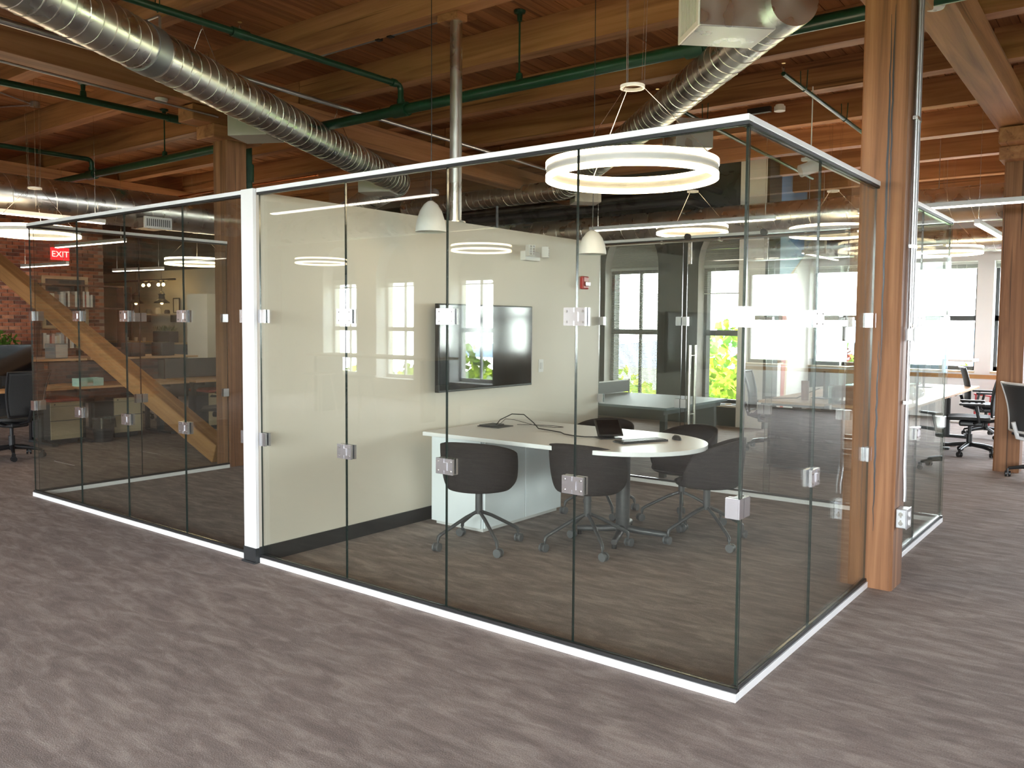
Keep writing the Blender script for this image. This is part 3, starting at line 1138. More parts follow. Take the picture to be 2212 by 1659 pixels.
for i, (x, y, z, w, lb) in enumerate([
        (-3.05, 10.2, 2.72, 0.34, 'louvred air grille hanging beside blue mural, nearer one'),
        (-2.55, 11.2, 2.66, 0.36, 'louvred air grille hanging beside blue mural, right one'),
        (-1.25, 8.9, 2.62, 0.62, 'wide louvred grille under broad duct right of timber column')]):
    g = thing('air_grille', lb, 'grille', (x, y, z))
    m = MB()
    m.box(-w / 2, w / 2, 0, 0.03, 0, 0.03).box(-w / 2, w / 2, 0, 0.03, 0.27, 0.30).box(-w / 2, -w / 2 + 0.03, 0, 0.03, 0.03, 0.27).box(w / 2 - 0.03, w / 2, 0, 0.03, 0.03, 0.27)
    obj('grille_frame', m, cream_m, g)
    b = MB().add([(-w / 2 + 0.03, 0.004, 0), (w / 2 - 0.03, 0.004, 0), (w / 2 - 0.03, 0.02, 0.012), (-w / 2 + 0.03, 0.02, 0.012)], [(0, 1, 2, 3)]).mesh('louvre', cream_m)
    for k in range(9):
        obj('louvre', b, None, g, (0, 0, 0.04 + k * 0.025))
    for sx in (-w / 3, w / 3):
        obj('hanger_rod', MB().cyl((sx, 0.015, 0.30), (sx, 0.015, roof_z(y, 0.0) - z), 0.006, 6), steel_m, g)

# wires carrying the ducts
for x, y, z, lb in ((-5.05, 0.75, 3.60, 'thin steel wire sling holding long duct near pale box'), (-6.35, 3.3, 3.60, 'thin steel wire sling holding long duct over glass rail')):
    t = thing('duct_hanger', lb, 'hanger', (x, y, z))
    top = roof_z(y) - z
    m = MB().tube([(0, 0, top), (0, 0, 0.42)], 0.0035, 5)
    e = Vector((0.89, 0.45, 0)) * 0.182
    m.tube([tuple(e), (0, 0, 0.42)], 0.003, 5)
    m.tube([tuple(-e), (0, 0, 0.42)], 0.003, 5)
    obj('wire', m, steel_m, t)
    obj('wire_clip', MB().cyl((0, 0, 0.40), (0, 0, 0.45), 0.008, 8), steel_m, t)

# ================================================================== PIPES


def pipe(label, pts, r, mat, name='sprinkler_pipe', cat='pipe', fit=(), hangers=(), rise=None, n=14):
    p0 = Vector(pts[0])
    t = thing(name, label, cat, p0)
    P = [Vector(p) - p0 for p in pts]
    path = [P[0]]
    for i in range(1, len(P) - 1):
        a, b, c = P[i - 1], P[i], P[i + 1]
        k = r * 2.2
        s, e = b + (a - b).normalized() * k, b + (c - b).normalized() * k
        for q in range(6):
            u = q / 5
            path.append(s * (1 - u) ** 2 + b * 2 * u * (1 - u) + e * u * u)
    path.append(P[-1])
    obj('pipe_run', MB().tube(path, r, n), mat, t, smooth=True)
    for i, (p, d, w) in enumerate(fit):
        d = Vector(d).normalized()
        p = Vector(p) - p0
        obj('fitting', MB().tube([p - d * w / 2, p - d * w * 0.3, p + d * w * 0.3, p + d * w / 2], r * 1.35, n), mat, t, smooth=True)
    for (p, up_to) in hangers:
        p = Vector(p) - p0
        h = MB()
        if r > 0.035:
            h.cyl((p.x, p.y, p.z), (p.x, p.y, up_to - p0.z), 0.009, 8)
            z = up_to - p0.z
            h.lathe([(0.0, z), (0.055, z), (0.05, z - 0.02), (0.026, z - 0.03), (0.022, z - 0.09), (0.0, z - 0.09)], (p.x, p.y, 0), 14)
            h.lathe([(0.0, p.z + r + 0.07), (0.03, p.z + r + 0.05), (0.036, p.z + r - 0.01), (0.0, p.z + r - 0.01)], (p.x, p.y, 0), 12)
        else:
            for s in (-0.035, 0.035):
                h.tube([(p.x + s, p.y, up_to - p0.z), (p.x + s * 0.8, p.y, p.z), (p.x, p.y, p.z - r - 0.006)], 0.005, 6)
        obj('hanger', h, mat, t)
    return t


ym, zm = 2.86, 3.74
pipe('main dark green sprinkler pipe running full width under the joists', [(-12.6, ym, zm), (5.5, ym, zm)], 0.052, pipe_m,
     fit=[((-4.86, ym, zm), (1, 0, 0), 0.20), ((-7.95, ym, zm), (1, 0, 0), 0.2), ((-11.3, ym, zm), (1, 0, 0), 0.2), ((-1.62, ym, zm), (1, 0, 0), 0.16)],
     hangers=[((-3.35, ym, zm), roof_z(ym)), ((-9.3, ym, zm), roof_z(ym))])
pipe('green branch sprinkler pipe with elbow dropping to main, upper centre', [(-4.86, -6.0, 3.99), (-4.86, ym, 3.99), (-4.86, ym, zm + 0.03)], 0.030, pipe_m,
     fit=[((-4.86, 0.98, 3.99), (0, 1, 0), 0.16), ((-4.86, ym, zm + 0.06), (0, 0, 1), 0.09), ((-4.86, ym - 0.10, 3.99), (0, 1, 0), 0.05)],
     hangers=[((-4.86, 0.25, 3.99), 4.17), ((-4.86, -1.9, 3.99), 4.22)])
pipe('dark sprinkler branch pipe with elbow beside left column top', [(-7.95, -6.0, 3.96), (-7.95, ym, 3.96), (-7.95, ym, zm + 0.03)], 0.036, pipe_m,
     fit=[((-7.95, 2.2, 3.96), (0, 1, 0), 0.16), ((-7.95, ym, zm + 0.06), (0, 0, 1), 0.09)], hangers=[((-7.95, 1.15, 3.96), 4.14)])
pipe('dark sprinkler branch pipe at far left dropping behind big duct', [(-11.3, -6.0, 3.96), (-11.3, ym, 3.96), (-11.3, ym, zm + 0.03)], 0.034, pipe_m,
     fit=[((-11.3, ym, zm + 0.06), (0, 0, 1), 0.09)])
pipe('thin green sprinkler pipe with two hangers left of front timber column', [(-1.47, 4.35, 3.87), (-1.47, 9.05, 3.75)], 0.021, pipe_m,
     hangers=[((-1.47, 4.9, 3.856), 4.03), ((-1.47, 6.2, 3.82), 3.99)])
for (x, y, z, lb) in ((-1.47, 4.35, 3.87, 'brass sprinkler head at end of thin green pipe'), (-4.86, 0.98, 3.99, 'brass sprinkler head on green branch pipe, upper centre'), (-2.72, 4.3, 3.83, 'brass sprinkler head on thin green pipe behind steel post')):
    s = thing('fire_sprinkler', lb, 'sprinkler', (x, y, z + 0.045))
    obj('nozzle', MB().lathe([(0.012, -0.03), (0.014, 0.0), (0.01, 0.02), (0.0, 0.03)], n=12), steel_m, s)
    obj('deflector', MB().lathe([(0.0, 0.046), (0.018, 0.046), (0.018, 0.05), (0.0, 0.05)], n=14), brass_m, s)
pipe('thin green sprinkler pipe crossing behind the grey steel post', [(-2.72, 4.3, 3.83), (-2.72, 9.0, 3.70)], 0.021, pipe_m, hangers=[((-2.72, 5.4, 3.80), 4.01)])
# green riser beside the left column
pipe('dark green vertical riser pipe beside left timber column', [(-7.12, 2.62, 0.0), (-7.12, 2.62, 3.69)], 0.055, pipe_m, fit=[((-7.12, 2.62, 3.3), (0, 0, 1), 0.2)])
# copper lines and dark lagged pipes at the back
for k, (y, z) in enumerate(((3.55, 3.40), (3.75, 3.38))):
    pipe(('bright copper pipe above left glass room, front one', 'bright copper pipe above left glass room, rear one')[k], [(-10.4, y, z), (-7.0, y, z)], 0.014, copper_m, 'copper_pipe')
for k, (y, z, r) in enumerate(((8.25, 3.66, 0.05), (8.5, 3.46, 0.06), (8.9, 3.66, 0.045))):
    pipe(('lagged black pipe along back wall top, upper one', 'lagged black pipe along back wall top, lower one', 'thin black pipe tight to the back wall')[k], [(-12.8, y, z), (-4.2 - 0.2 * k, y, z), (-4.2 - 0.2 * k, 9.15, z)], r, black_m, 'lagged_pipe')
pipe('grey conduit running diagonally under joists beside long duct', [(-5.6, -3.0, 3.99), (-5.6, 8.6, 3.70)], 0.022, emt_m, 'conduit', 'conduit')
pipe('grey steel conduit along joists at upper left corner', [(-6.3, -3.0, 4.12), (-6.3, 1.6, 3.98)], 0.03, emt_m, 'conduit', 'conduit')
pipe('thin grey conduit clipped along side of left girder', [(-6.595, -4.0, 3.90), (-6.595, 1.9, 3.90 - 0.17)], 0.011, emt_m, 'conduit', 'conduit')
pipe('bent grey conduit stub rising over long duct', [(-5.35, 0.55, 3.70), (-5.35, 0.55, 4.12), (-5.62, 0.55, 4.12)], 0.011, emt_m, 'conduit', 'conduit')
for (y, x0, lb) in ((1.88, -4.75, 'grey strut channel on joist side near top centre, left one'), (1.88, -3.75, 'grey strut channel on joist side near top centre, right one')):
    t = thing('strut_channel', lb, 'channel', (x0, y + 0.16, roof_z(y, 0.305)))
    obj('channel_bar', MB().box(-0.42, 0.42, 0, 0.03, 0.0, 0.03), emt_m, t)
    e = MB().box(-0.45, -0.40, -0.01, 0.04, -0.01, 0.035).mesh('end_clip', black_m)
    obj('end_clip', e, None, t)
    obj('end_clip', e, None, t, (0.85, 0, 0))

# grey steel post standing on the beige wall
sp = thing('steel_post', 'galvanised round steel post from beige wall top to joist', 'post', (-3.35, 2.0, 2.42))
obj('post_tube', MB().cyl((0, 0, 0.012), (0, 0, 4.06 - 2.42), 0.05, 28), galv_m, sp, smooth=True)
obj('post_flange', MB().cyl((0, 0, 0), (0, 0, 0.012), 0.085, 24), steel_m, sp, smooth=True)
obj('wood_packer', MB().box(-0.15, 0.07, -0.07, 0.06, 4.06 - 2.42, roof_z(2.0, 0.301) - 2.42), girder_w, sp, bevel=0.004)
pipe('dark service pole standing on beige wall behind steel post', [(-3.35, 2.55, 2.42), (-3.35, 2.55, 2.45), (-3.35, 2.55, 2.62)], 0.012, base_m, 'service_stub', 'conduit')

# column conduit, fire box, socket box
cd = thing('column_conduit', 'pair of grey steel conduits running down the front timber column', 'conduit', (0.1545, 2.13, 0.50))
obj('conduit_run', MB().tube([(0, 0.0, 3.1), (0, 0, 0.30), (0.0, -0.005, 0.24), (0.012, -0.03, 0.10), (0.012, -0.03, 0.035)], 0.0115, 12), emt_m, cd, smooth=True)
obj('conduit_run', MB().tube([(0.0, 0.045, 3.1), (0.0, 0.045, 1.10)], 0.0155, 12), emt_m, cd, smooth=True)
for z in (0.62, 1.55, 2.3):
    obj('conduit_strap', MB().box(-0.013, 0.015, -0.035, 0.07, z, z + 0.02), steel_m, cd)
fb = thing('pull_station_box', 'small white metal junction box with cover on front column side', 'junction box', (0.1345, 2.16, 1.50))
obj('box_body', MB().box(0.012, 0.05, -0.05, 0.05, 0, 0.075), white_m, fb, bevel=0.006)
obj('cover_plate', MB().box(0.051, 0.062, -0.06, 0.06, -0.01, 0.085), lightgrey_m, fb, bevel=0.004)
obj('connector', MB().cyl((0.02, 0.015, 0.078), (0.02, 0.015, 0.12), 0.013, 10), steel_m, fb)
so = thing('socket_box', 'galvanised electrical socket box low on the front timber column', 'socket', (0.1345, 2.10, 0.38))
obj('box_body', MB().box(0.0, 0.056, -0.055, 0.055, 0, 0.115), emt_m, so, bevel=0.004)
k = MB()
for z in (0.03, 0.085):
    k.cyl((0.028, -0.0551, z), (0.028, -0.058, z), 0.013, 14)
for z in (0.045, 0.07):
    k.cyl((0.028, -0.0551, z), (0.028, -0.057, z), 0.006, 10)
obj('knockout', k, steel_m, so)
obj('cover_plate', MB().box(0.0565, 0.062, -0.06, 0.06, -0.004, 0.119), emt_m, so, bevel=0.003)
for z in (0.032, 0.084):
    obj('outlet', MB().cyl((0.062, 0, z), (0.068, 0, z), 0.018, 18), white_m, so)

# detectors, junction boxes
for (x, y, lb) in ((0.03, 3.12, 'round white smoke detector on girder above front column'), (-6.79, 1.38, 'round white smoke detector under left girder')):
    t = thing('smoke_detector', lb, 'smoke detector', (x, y, roof_z(y, 0.601)))
    obj('housing', MB().lathe([(0, 0), (0.062, 0), (0.064, -0.012), (0.055, -0.032), (0.03, -0.040), (0.0, -0.041)], n=32), white_m, t, smooth=True)
    obj('sensor', MB().lathe([(0.0, -0.041), (0.012, -0.0415), (0.008, -0.047), (0, -0.048)], n=14), lightgrey_m, t, smooth=True)
jb = thing('lamp_canopy', 'round white ceiling canopy with black driver box under joist', 'lamp canopy', (-2.08, 5.92, roof_z(5.9, 0.302)))
obj('canopy', MB().lathe([(0, -0.07), (0.06, -0.07), (0.06, -0.02), (0.045, -0.02), (0.045, 0), (0, 0)], n=24), white_m, jb, smooth=True)
obj('driver_box', MB().box(-0.36, -0.10, -0.03, 0.03, -0.06, 0), black_m, jb)
jb2 = thing('ceiling_junction_box', 'grey ceiling junction box with two conduits at left deck boards', 'junction box', (-10.45, 1.72, roof_z(1.72, 0.0)))
obj('box_body', MB().cyl((0, 0, -0.06), (0, 0, 0), 0.06, 16), emt_m, jb2)
obj('conduit_run', MB().tube([(-0.06, 0, -0.03), (-0.5, -0.15, -0.012), (-1.5, -0.5, -0.012)], 0.011, 8), emt_m, jb2)
obj('conduit_run', MB().tube([(0.0, -0.06, -0.03), (0.2, -0.5, -0.012), (0.3, -0.95, -0.012)], 0.011, 8), emt_m, jb2)

# ================================================================== LAMPS


def ring_lamp(label, x, y, z, R=0.50, hub=True, cable=True, group='ring lamps'):
    """double glowing ring: metal band carrying lit strips along its top and bottom edges"""
    t = thing('ring_lamp', label, 'ring lamp', (x, y, z), 0, group)
    obj('ring_band', MB().ring(R - 0.011, R + 0.011, 0.030, 0.076, 96), lightgrey_m, t, smooth=True)
    s = MB().ring(R - 0.014, R + 0.014, 0.0, 0.0295, 96).mesh('light_strip', ring_em, True)
    obj('light_strip', s, None, t)
    obj('light_strip', s, None, t, (0, 0, 0.0765))
    if hub:
        hz = 0.55
        obj('hub_ring', MB().ring(0.062, 0.074, hz, hz + 0.018, 40), lightgrey_m, t, smooth=True)
        w = MB()
        for k in range(3):
            a = 2 * pi * k / 3 + 0.5
            for da in (0, 0.012):
                w.tube([(0.068 * cos(a + da), 0.068 * sin(a + da), hz + 0.005), ((R) * cos(a + da * 0.3), (R) * sin(a + da * 0.3), 0.11)], 0.0018, 4)
        obj('sling_wire', w, steel_m, t)
        w = MB()
        top = roof_z(y, 0.02) - z
        for k in range(3):
            a = 2 * pi * k / 3 + 0.5
            w.tube([(0.07 * cos(a), 0.07 * sin(a), hz + 0.018), (0.10 * cos(a), 0.10 * sin(a), top)], 0.0016, 4)
            w.tube([(0.055 * cos(a), 0.055 * sin(a), hz + 0.018), (0.08 * cos(a), 0.08 * sin(a), top)], 0.0012, 4)
        obj('suspension_wire', w, steel_m, t)
    return t


ring_lamp('large glowing double ring lamp over meeting table, nearest one', -1.235, 1.215, 2.455, 0.505)
ring_lamp('glowing double ring lamp behind meeting room left of front column', -2.0, 7.62, 2.72, 0.50)
ring_lamp('thin looking glowing ring lamp in front of second arched window', -3.62, 7.0, 2.78, 0.45)
ring_lamp('glowing ring lamp over desks right of front column', -1.25, 10.6, 2.66, 0.48)
ring_lamp('glowing ring lamp at left picture edge under big duct', -9.12, 1.13, 2.56, 0.46)
ring_lamp('glowing ring lamp seen through left glass room near its column', -12.0, 5.0, 2.56, 0.52)
ring_lamp('glowing ring lamp behind the viewer reflected near the television', -7.55, -7.33, 2.76, 0.48)
ring_lamp('glowing ring lamp behind the viewer reflected left of first joint', -12.2, -7.85, 2.76, 0.50)


def line_lamp(label, a, b, group='linear pendant lamps'):
    a, b = Vector(a), Vector(b)
    d = (b - a)
    L = d.length
    t = thing('linear_lamp', label, 'pendant lamp', a, atan2(d.y, d.x), group)
    obj('lamp_body', MB().box(0, L, -0.028, 0.028, 0.012, 0.060), lightgrey_m, t, bevel=0.004)
    obj('light_strip', MB().box(0.012, L - 0.012, -0.026, 0.026, 0.0, 0.0115), line_em, t)
    for s in (0.12, L - 0.12):
        p = a + d.normalized() * s
        top = roof_z(p.y, 0.02) - a.z
        w = MB().tube([(s, 0, 0.060), (s, 0, 0.20), (s, 0, 0.201), (s, 0, top)], 0.006, 6)
        for q in range(12, 24):
            w.v[q] = (s + (w.v[q][0] - s) * 0.3, w.v[q][1] * 0.3, w.v[q][2])
        obj('suspension_wire', w, steel_m, t)
    return t


line_lamp('long white linear lamp behind meeting room in front of arched windows', (-4.67, 6.15, 2.80), (-2.23, 6.28, 2.80))
line_lamp('long white linear lamp crossing picture right of front column', (-1.32, 6.29, 2.80), (1.15, 6.29, 2.80))
line_lamp('tilted looking linear lamp running towards windows at right', (-0.30, 7.1, 2.70), (-0.30, 9.1, 2.70))
line_lamp('linear lamp at left edge below big duct', (-9.25, -0.45, 2.80), (-9.29, 2.03, 2.80))
line_lamp('linear lamp through left glass under exit sign, upper one', (-13.5, 3.30, 2.80), (-11.4, 3.40, 2.80))
line_lamp('linear lamp in front of brick wall, lower left one', (-14.6, 3.20, 2.50), (-13.1, 3.30, 2.50))
line_lamp('linear lamp in front of kitchen counter', (-14.65, 4.86, 2.52), (-13.2, 5.05, 2.52))
line_lamp('linear lamp above desks near mural', (-3.3, 10.4, 2.75), (-3.3, 12.2, 2.75))
line_lamp('linear lamp behind the viewer reflected across beige wall', (-6.05, -2.12, 2.70), (-3.72, -2.12, 2.70))


def dome_pendant(label, x, y, z, r, h, cord=True):
    t = thing('dome_pendant', label, 'pendant lamp', (x, y, z), 0, 'white dome pendants')
    prof = [(r, 0), (r * 0.985, h * 0.12), (r * 0.90, h * 0.38), (r * 0.72, h * 0.66), (r * 0.44, h * 0.88), (r * 0.16, h * 0.985), (0.0, h)]
    inn = [(r - 0.004, 0.0), (r * 0.93, h * 0.2), (r * 0.8, h * 0.45), (r * 0.55, h * 0.72), (r * 0.2, h * 0.9), (0, h * 0.93)]
    obj('shade', MB().lathe(prof + inn[::-1], n=40), white_m, t, smooth=True)
    obj('bulb', MB().lathe([(0, h * 0.40), (0.03, h * 0.46), (0.036, h * 0.58), (0.02, h * 0.75), (0, h * 0.8)], n=16), paper_m, t, smooth=True)
    top = roof_z(y, 0.02) - z
    obj('cord', MB().tube([(0, 0, h), (0.004, 0.002, h + 0.5), (0, 0, top)], 0.003, 6), black_m, t)
    return t


dome_pendant('white dome pendant hanging before beige wall left of television', -2.88, 1.2, 2.245, 0.112, 0.225)
dome_pendant('white dome pendant hanging beside first arched window', -2.13, 2.2, 2.120, 0.108, 0.185)

sl = thing('spot_track', 'small white track spotlight on thin track behind side glass', 'spotlight', (-1.5, 5.2, 3.18))
obj('track_bar', MB().tube([(0, -0.1, 0.06), (0, 2.2, 0.06)], 0.010, 8), white_m, sl)
obj('track_bar', MB().tube([(0.0, 0.05, 0.07), (0, 0.05, 0.78)], 0.006, 8), white_m, sl)
hd = obj('spot_head', MB().cyl((-0.07, -0.05, -0.06), (0.06, 0.05, 0.0), 0.062, 20), white_m, sl, smooth=True)
obj('spot_adapter', MB().box(-0.07, 0.09, -0.03, 0.03, 0.045, 0.075).cyl((0, 0, -0.01), (0, 0, 0.045), 0.016, 10), white_m, sl)

ex = thing('exit_sign', 'small red lit exit sign hanging before brick wall', 'exit sign', (-14.6, 3.86, 2.68), 0)
obj('sign_case', MB().box(-0.03, 0.0, -0.16, 0.16, 0, 0.22), exit_em, ex)
cu = bpy.data.curves.new('exit_text', 'FONT')
cu.body = 'EXIT'
cu.size = 0.15
cu.align_x = 'CENTER'
cu.extrude = 0.001
cu.materials.append(exit_letter)
tmp = bpy.data.objects.new('lettering_curve', cu)
COL.objects.link(tmp)
bpy.context.view_layer.update()
tme = bpy.data.meshes.new_from_object(tmp.evaluated_get(bpy.context.evaluated_depsgraph_get()))
bpy.data.objects.remove(tmp)
tx = bpy.data.objects.new('lettering', tme)
COL.objects.link(tx)
tx.parent = ex
tx.rotation_euler = (pi / 2, 0, pi / 2)
tx.location = (0.003, 0, 0.055)
obj('stem', MB().cyl((-0.015, 0, 0.22), (-0.015, 0, roof_z(3.86, 0.02) - 2.68), 0.008, 8), steel_m, ex)


# ================================================================== MEETING ROOM FURNITURE
def caster_mb(sc=1.0):
    """twin wheel caster, floor contact at z = 0"""
    m = MB()
    r = 0.030 * sc
    for s in (-1, 1):
        m.cyl((0.012, s * 0.010 * sc, r), (0.012, s * 0.024 * sc, r), r, 18)
    return m


def hood_mb(sc=1.0):
    m = MB()
    r = 0.030 * sc
    m.cyl((0.012, -0.009 * sc, r), (0.012, 0.009 * sc, r), r * 0.93, 16)
    m.cyl((0, 0, r * 1.2), (0, 0, r * 2.75), 0.008 * sc, 10)
    return m


CASTER = caster_mb().mesh('wheel', tyre_m, True)
HOOD = hood_mb().mesh('caster', chairleg_m, True)


def tub_shell():
    """bucket shell: round seat pan curling up into a back with lower arms"""
    def rim(a):
        a = abs(a)
        t = a / pi
        if t < 0.5:
            return 0.775 - 0.085 * (t / 0.5) ** 2.2
        if t < 0.72:
            u = (t - 0.5) / 0.22
            return 0.69 - 0.245 * (u * u * (3 - 2 * u))
        return 0.445

    def fn(u, v):
        a = (u - 0.5) * 2 * pi              # 0 = back (-y), pi = front
        dirx, diry = sin(a), -cos(a)
        zr = rim(a)
        rb = 0.205
        if v < 0.45:
            q = v / 0.45
            r = rb * q
            z = 0.425 - 0.012 * (1 - q * q)
        else:
            q = (v - 0.45) / 0.55
            flare = 0.262 if zr > 0.5 else 0.232
            r = rb + (flare - rb) * sin(q * pi / 2) ** 0.9
            z = 0.425 + (zr - 0.425) * (1 - cos(q * pi / 2)) ** 0.85
        sx = 1.03
        sy = 1.0 if diry < 0 else 0.98
        return (dirx * r * sx, diry * r * sy, z)
    return MB().grid(fn, 72, 22, True)


def make_tub_chair(label):
    t = thing('meeting_chair', label, 'chair', (0, 0, 0), 0, 'dark tub chairs round the meeting table')
    obj('seat_shell', tub_shell(), shell_m, t, smooth='all', solid=0.016)
    obj('stem', MB().cyl((0, 0, 0.235), (0, 0, 0.412), 0.026, 20).cyl((0, 0, 0.400), (0, 0, 0.4125), 0.09, 20), chairleg_m, t, smooth=True)
    leg = MB().tube([(0.015, 0, 0.250), (0.10, 0, 0.215), (0.285, 0, 0.115), (0.305, 0, 0.10), (0.310, 0, 0.075)], 0.0125, 12).mesh('leg', chairleg_m, True)
    for k in range(4):
        a = pi / 4 + k * pi / 2
        l = obj('leg', leg, None, t, (0, 0, 0), (0, 0, a))
        c = obj('caster', HOOD, None, l, (0.31, 0, 0), (0, 0, 0.6))
        obj('wheel', CASTER, None, l, (0.31, 0, 0), (0, 0, 0.6))
    return t


ch = make_tub_chair('dark tub chair with its back to the glass, left one before the cabinet')
ch.location = (-2.44, 1.235, 0)
ch.rotation_euler = (0, 0, 0.32)
dup(ch, (-1.80, 1.66, 0), 0.12, 'dark tub chair with its back to the glass, right one by middle joint')
dup(ch, (-1.24, 2.40, 0), 1.75, 'dark tub chair turned sideways at rounded table end')
dup(ch, (-2.35, 2.72, 0), pi + 0.1, 'dark tub chair at far side of table behind the tablet')
dup(ch, (-1.64, 2.80, 0), pi - 0.35, 'dark tub chair at far side of table behind the mouse')

tb = thing('meeting_table', 'bullet shaped white meeting table with wide pedestal cabinet against the wall', 'table', (-3.27, 0, 0))
ol = [(0.10, 1.42), (1.50, 1.44)]
n = 26
for i in range(1, n):
    a = -pi / 2 + pi * i / n
    ol.append((1.55 + 0.60 * cos(a), 2.02 + 0.58 * sin(a)))
ol += [(1.50, 2.60), (0.10, 2.60)]
obj('table_top', MB().prism(ol, 'z', 0.712, 0.742), table_m, tb, bevel=0.002)
obj('edge_strip', MB().prism([(x * 1.0, y) for x, y in ol], 'z', 0.7115, 0.7118), cab_m, tb)
obj('cabinet_body', MB().box(0.10, 0.62, 1.53, 2.56, 0.03, 0.711), cab_m, tb, bevel=0.002)
obj('cabinet_plinth', MB().box(0.12, 0.60, 1.56, 2.54, 0.0, 0.03), lightgrey_m, tb)
dr = obj('cabinet_door', MB().box(0.112, 0.612, 1.511, 1.529, 0.035, 0.70), cab_m, tb, bevel=0.002)
obj('door_handle', MB().tube([(0.27, 1.511, 0.660), (0.27, 1.490, 0.660), (0.42, 1.490, 0.660), (0.42, 1.511, 0.660)], 0.007, 8), black_m, dr)
for (ya, yb) in ((1.54, 2.04), (2.05, 2.55)):
    obj('side_panel', MB().box(0.621, 0.636, ya, yb, 0.035, 0.70), cab_m, tb, bevel=0.002)
lg = obj('column_leg', MB().cyl((1.50, 2.10, 0.05), (1.50, 2.10, 0.700), 0.052, 28).cyl((1.50, 2.10, 0.700), (1.50, 2.10, 0.7115), 0.17, 28), chairleg_m, tb, smooth=True)
for k in range(4):
    a = 0.35 + k * pi / 2
    f = obj('foot', MB().tube([(0.03, 0, 0.075), (0.14, 0, 0.060), (0.34, 0, 0.045)], 0.030, 12, True, 0, 0.022), chairleg_m, tb, (1.50, 2.10, 0), (0, 0, a), smooth=True)
    obj('glide', MB().cyl((0.325, 0, 0.0), (0.325, 0, 0.03), 0.018, 12), black_m, f)

pbx = thing('table_power_box', 'black power and data box set in table top near the wall', 'power box', (-2.95, 2.05, 0.7425), 0)
obj('plate', MB().box(-0.11, 0.11, -0.10, 0.10, 0, 0.006), black2_m, pbx, bevel=0.002)
obj('flap', MB().box(-0.10, 0.02, -0.09, 0.09, 0.0065, 0.014), black2_m, pbx, bevel=0.002)
cable = MB().tube([(-2.92, 2.02, 0.757), (-2.90, 2.05, 0.80), (-2.84, 2.13, 0.845), (-2.74, 2.16, 0.845), (-2.62, 2.13, 0.79), (-2.55, 2.10, 0.752), (-2.46, 2.10, 0.748), (-2.30, 2.05, 0.748), (-2.22, 1.98, 0.748), (-2.12, 1.95, 0.748), (-2.02, 1.95, 0.748), (-1.93, 1.99, 0.750)], 0.0042, 8)
tag(obj('tablet_cable', cable, black_m, smooth=True), 'black cable looping from table power box to the tablet', 'cable')
c2 = MB().tube([(-2.90, 2.03, 0.757), (-2.86, 2.07, 0.81), (-2.80, 2.12, 0.80), (-2.66, 2.22, 0.755), (-2.52, 2.28, 0.746), (-2.48, 2.35, 0.746), (-2.60, 2.37, 0.746), (-2.76, 2.30, 0.748), (-2.84, 2.2, 0.752)], 0.0022, 6)
tag(obj('thin_cable', c2, black_m, smooth=True), 'thin black cable coiled loosely behind table power box', 'cable')
tl = thing('tablet_console', 'small black tablet tilted on a desk stand', 'tablet', (-1.87, 2.04, 0.7425), radians(52))
obj('stand_base', MB().box(-0.085, 0.085, -0.075, 0.06, 0, 0.008), black_m, tl, bevel=0.002)
obj('stand_neck', MB().prism([(0.055, 0.008), (0.02, 0.008), (-0.012, 0.05), (0.018, 0.115)], 'x', -0.06, 0.06), black_m, tl)
bz = obj('tablet_body', MB().box(-0.10, 0.10, -0.075, 0.075, 0, 0.010), black_m, tl, (0, -0.005, 0.077), (radians(52), 0, 0), bevel=0.003)
obj('screen', MB().box(-0.086, 0.086, -0.062, 0.062, 0.0101, 0.0106), screen_m, bz)
kb = thing('keyboard', 'slim black keyboard lying on the meeting table', 'keyboard', (-1.59, 2.03, 0.7425), radians(66))
obj('key_tray', MB().box(-0.20, 0.20, -0.065, 0.065, 0, 0.012), black2_m, kb, bevel=0.003)
km = MB()
for i in range(14):
    for j in range(5):
        km.box(-0.19 + i * 0.0272, -0.19 + i * 0.0272 + 0.023, -0.055 + j * 0.0225, -0.055 + j * 0.0225 + 0.018, 0.0121, 0.0155)
obj('keys', km, black_m, kb, kind='stuff')
ms = thing('computer_mouse', 'small black computer mouse at rounded table end', 'mouse', (-1.44, 2.30, 0.7425), radians(50))
obj('mouse_body', MB().grid(lambda u, v: (0.031 * cos(2 * pi * u) * sin(v * pi / 2), 0.055 * sin(2 * pi * u) * sin(v * pi / 2), 0.034 * cos(v * pi / 2) ** 0.8 if v < 1 else 0), 24, 8, True), black_m, ms, smooth='all')
obj('scroll_wheel', MB().cyl((-0.004, 0.03, 0.026), (0.004, 0.03, 0.026), 0.009, 12), lightgrey_m, ms)

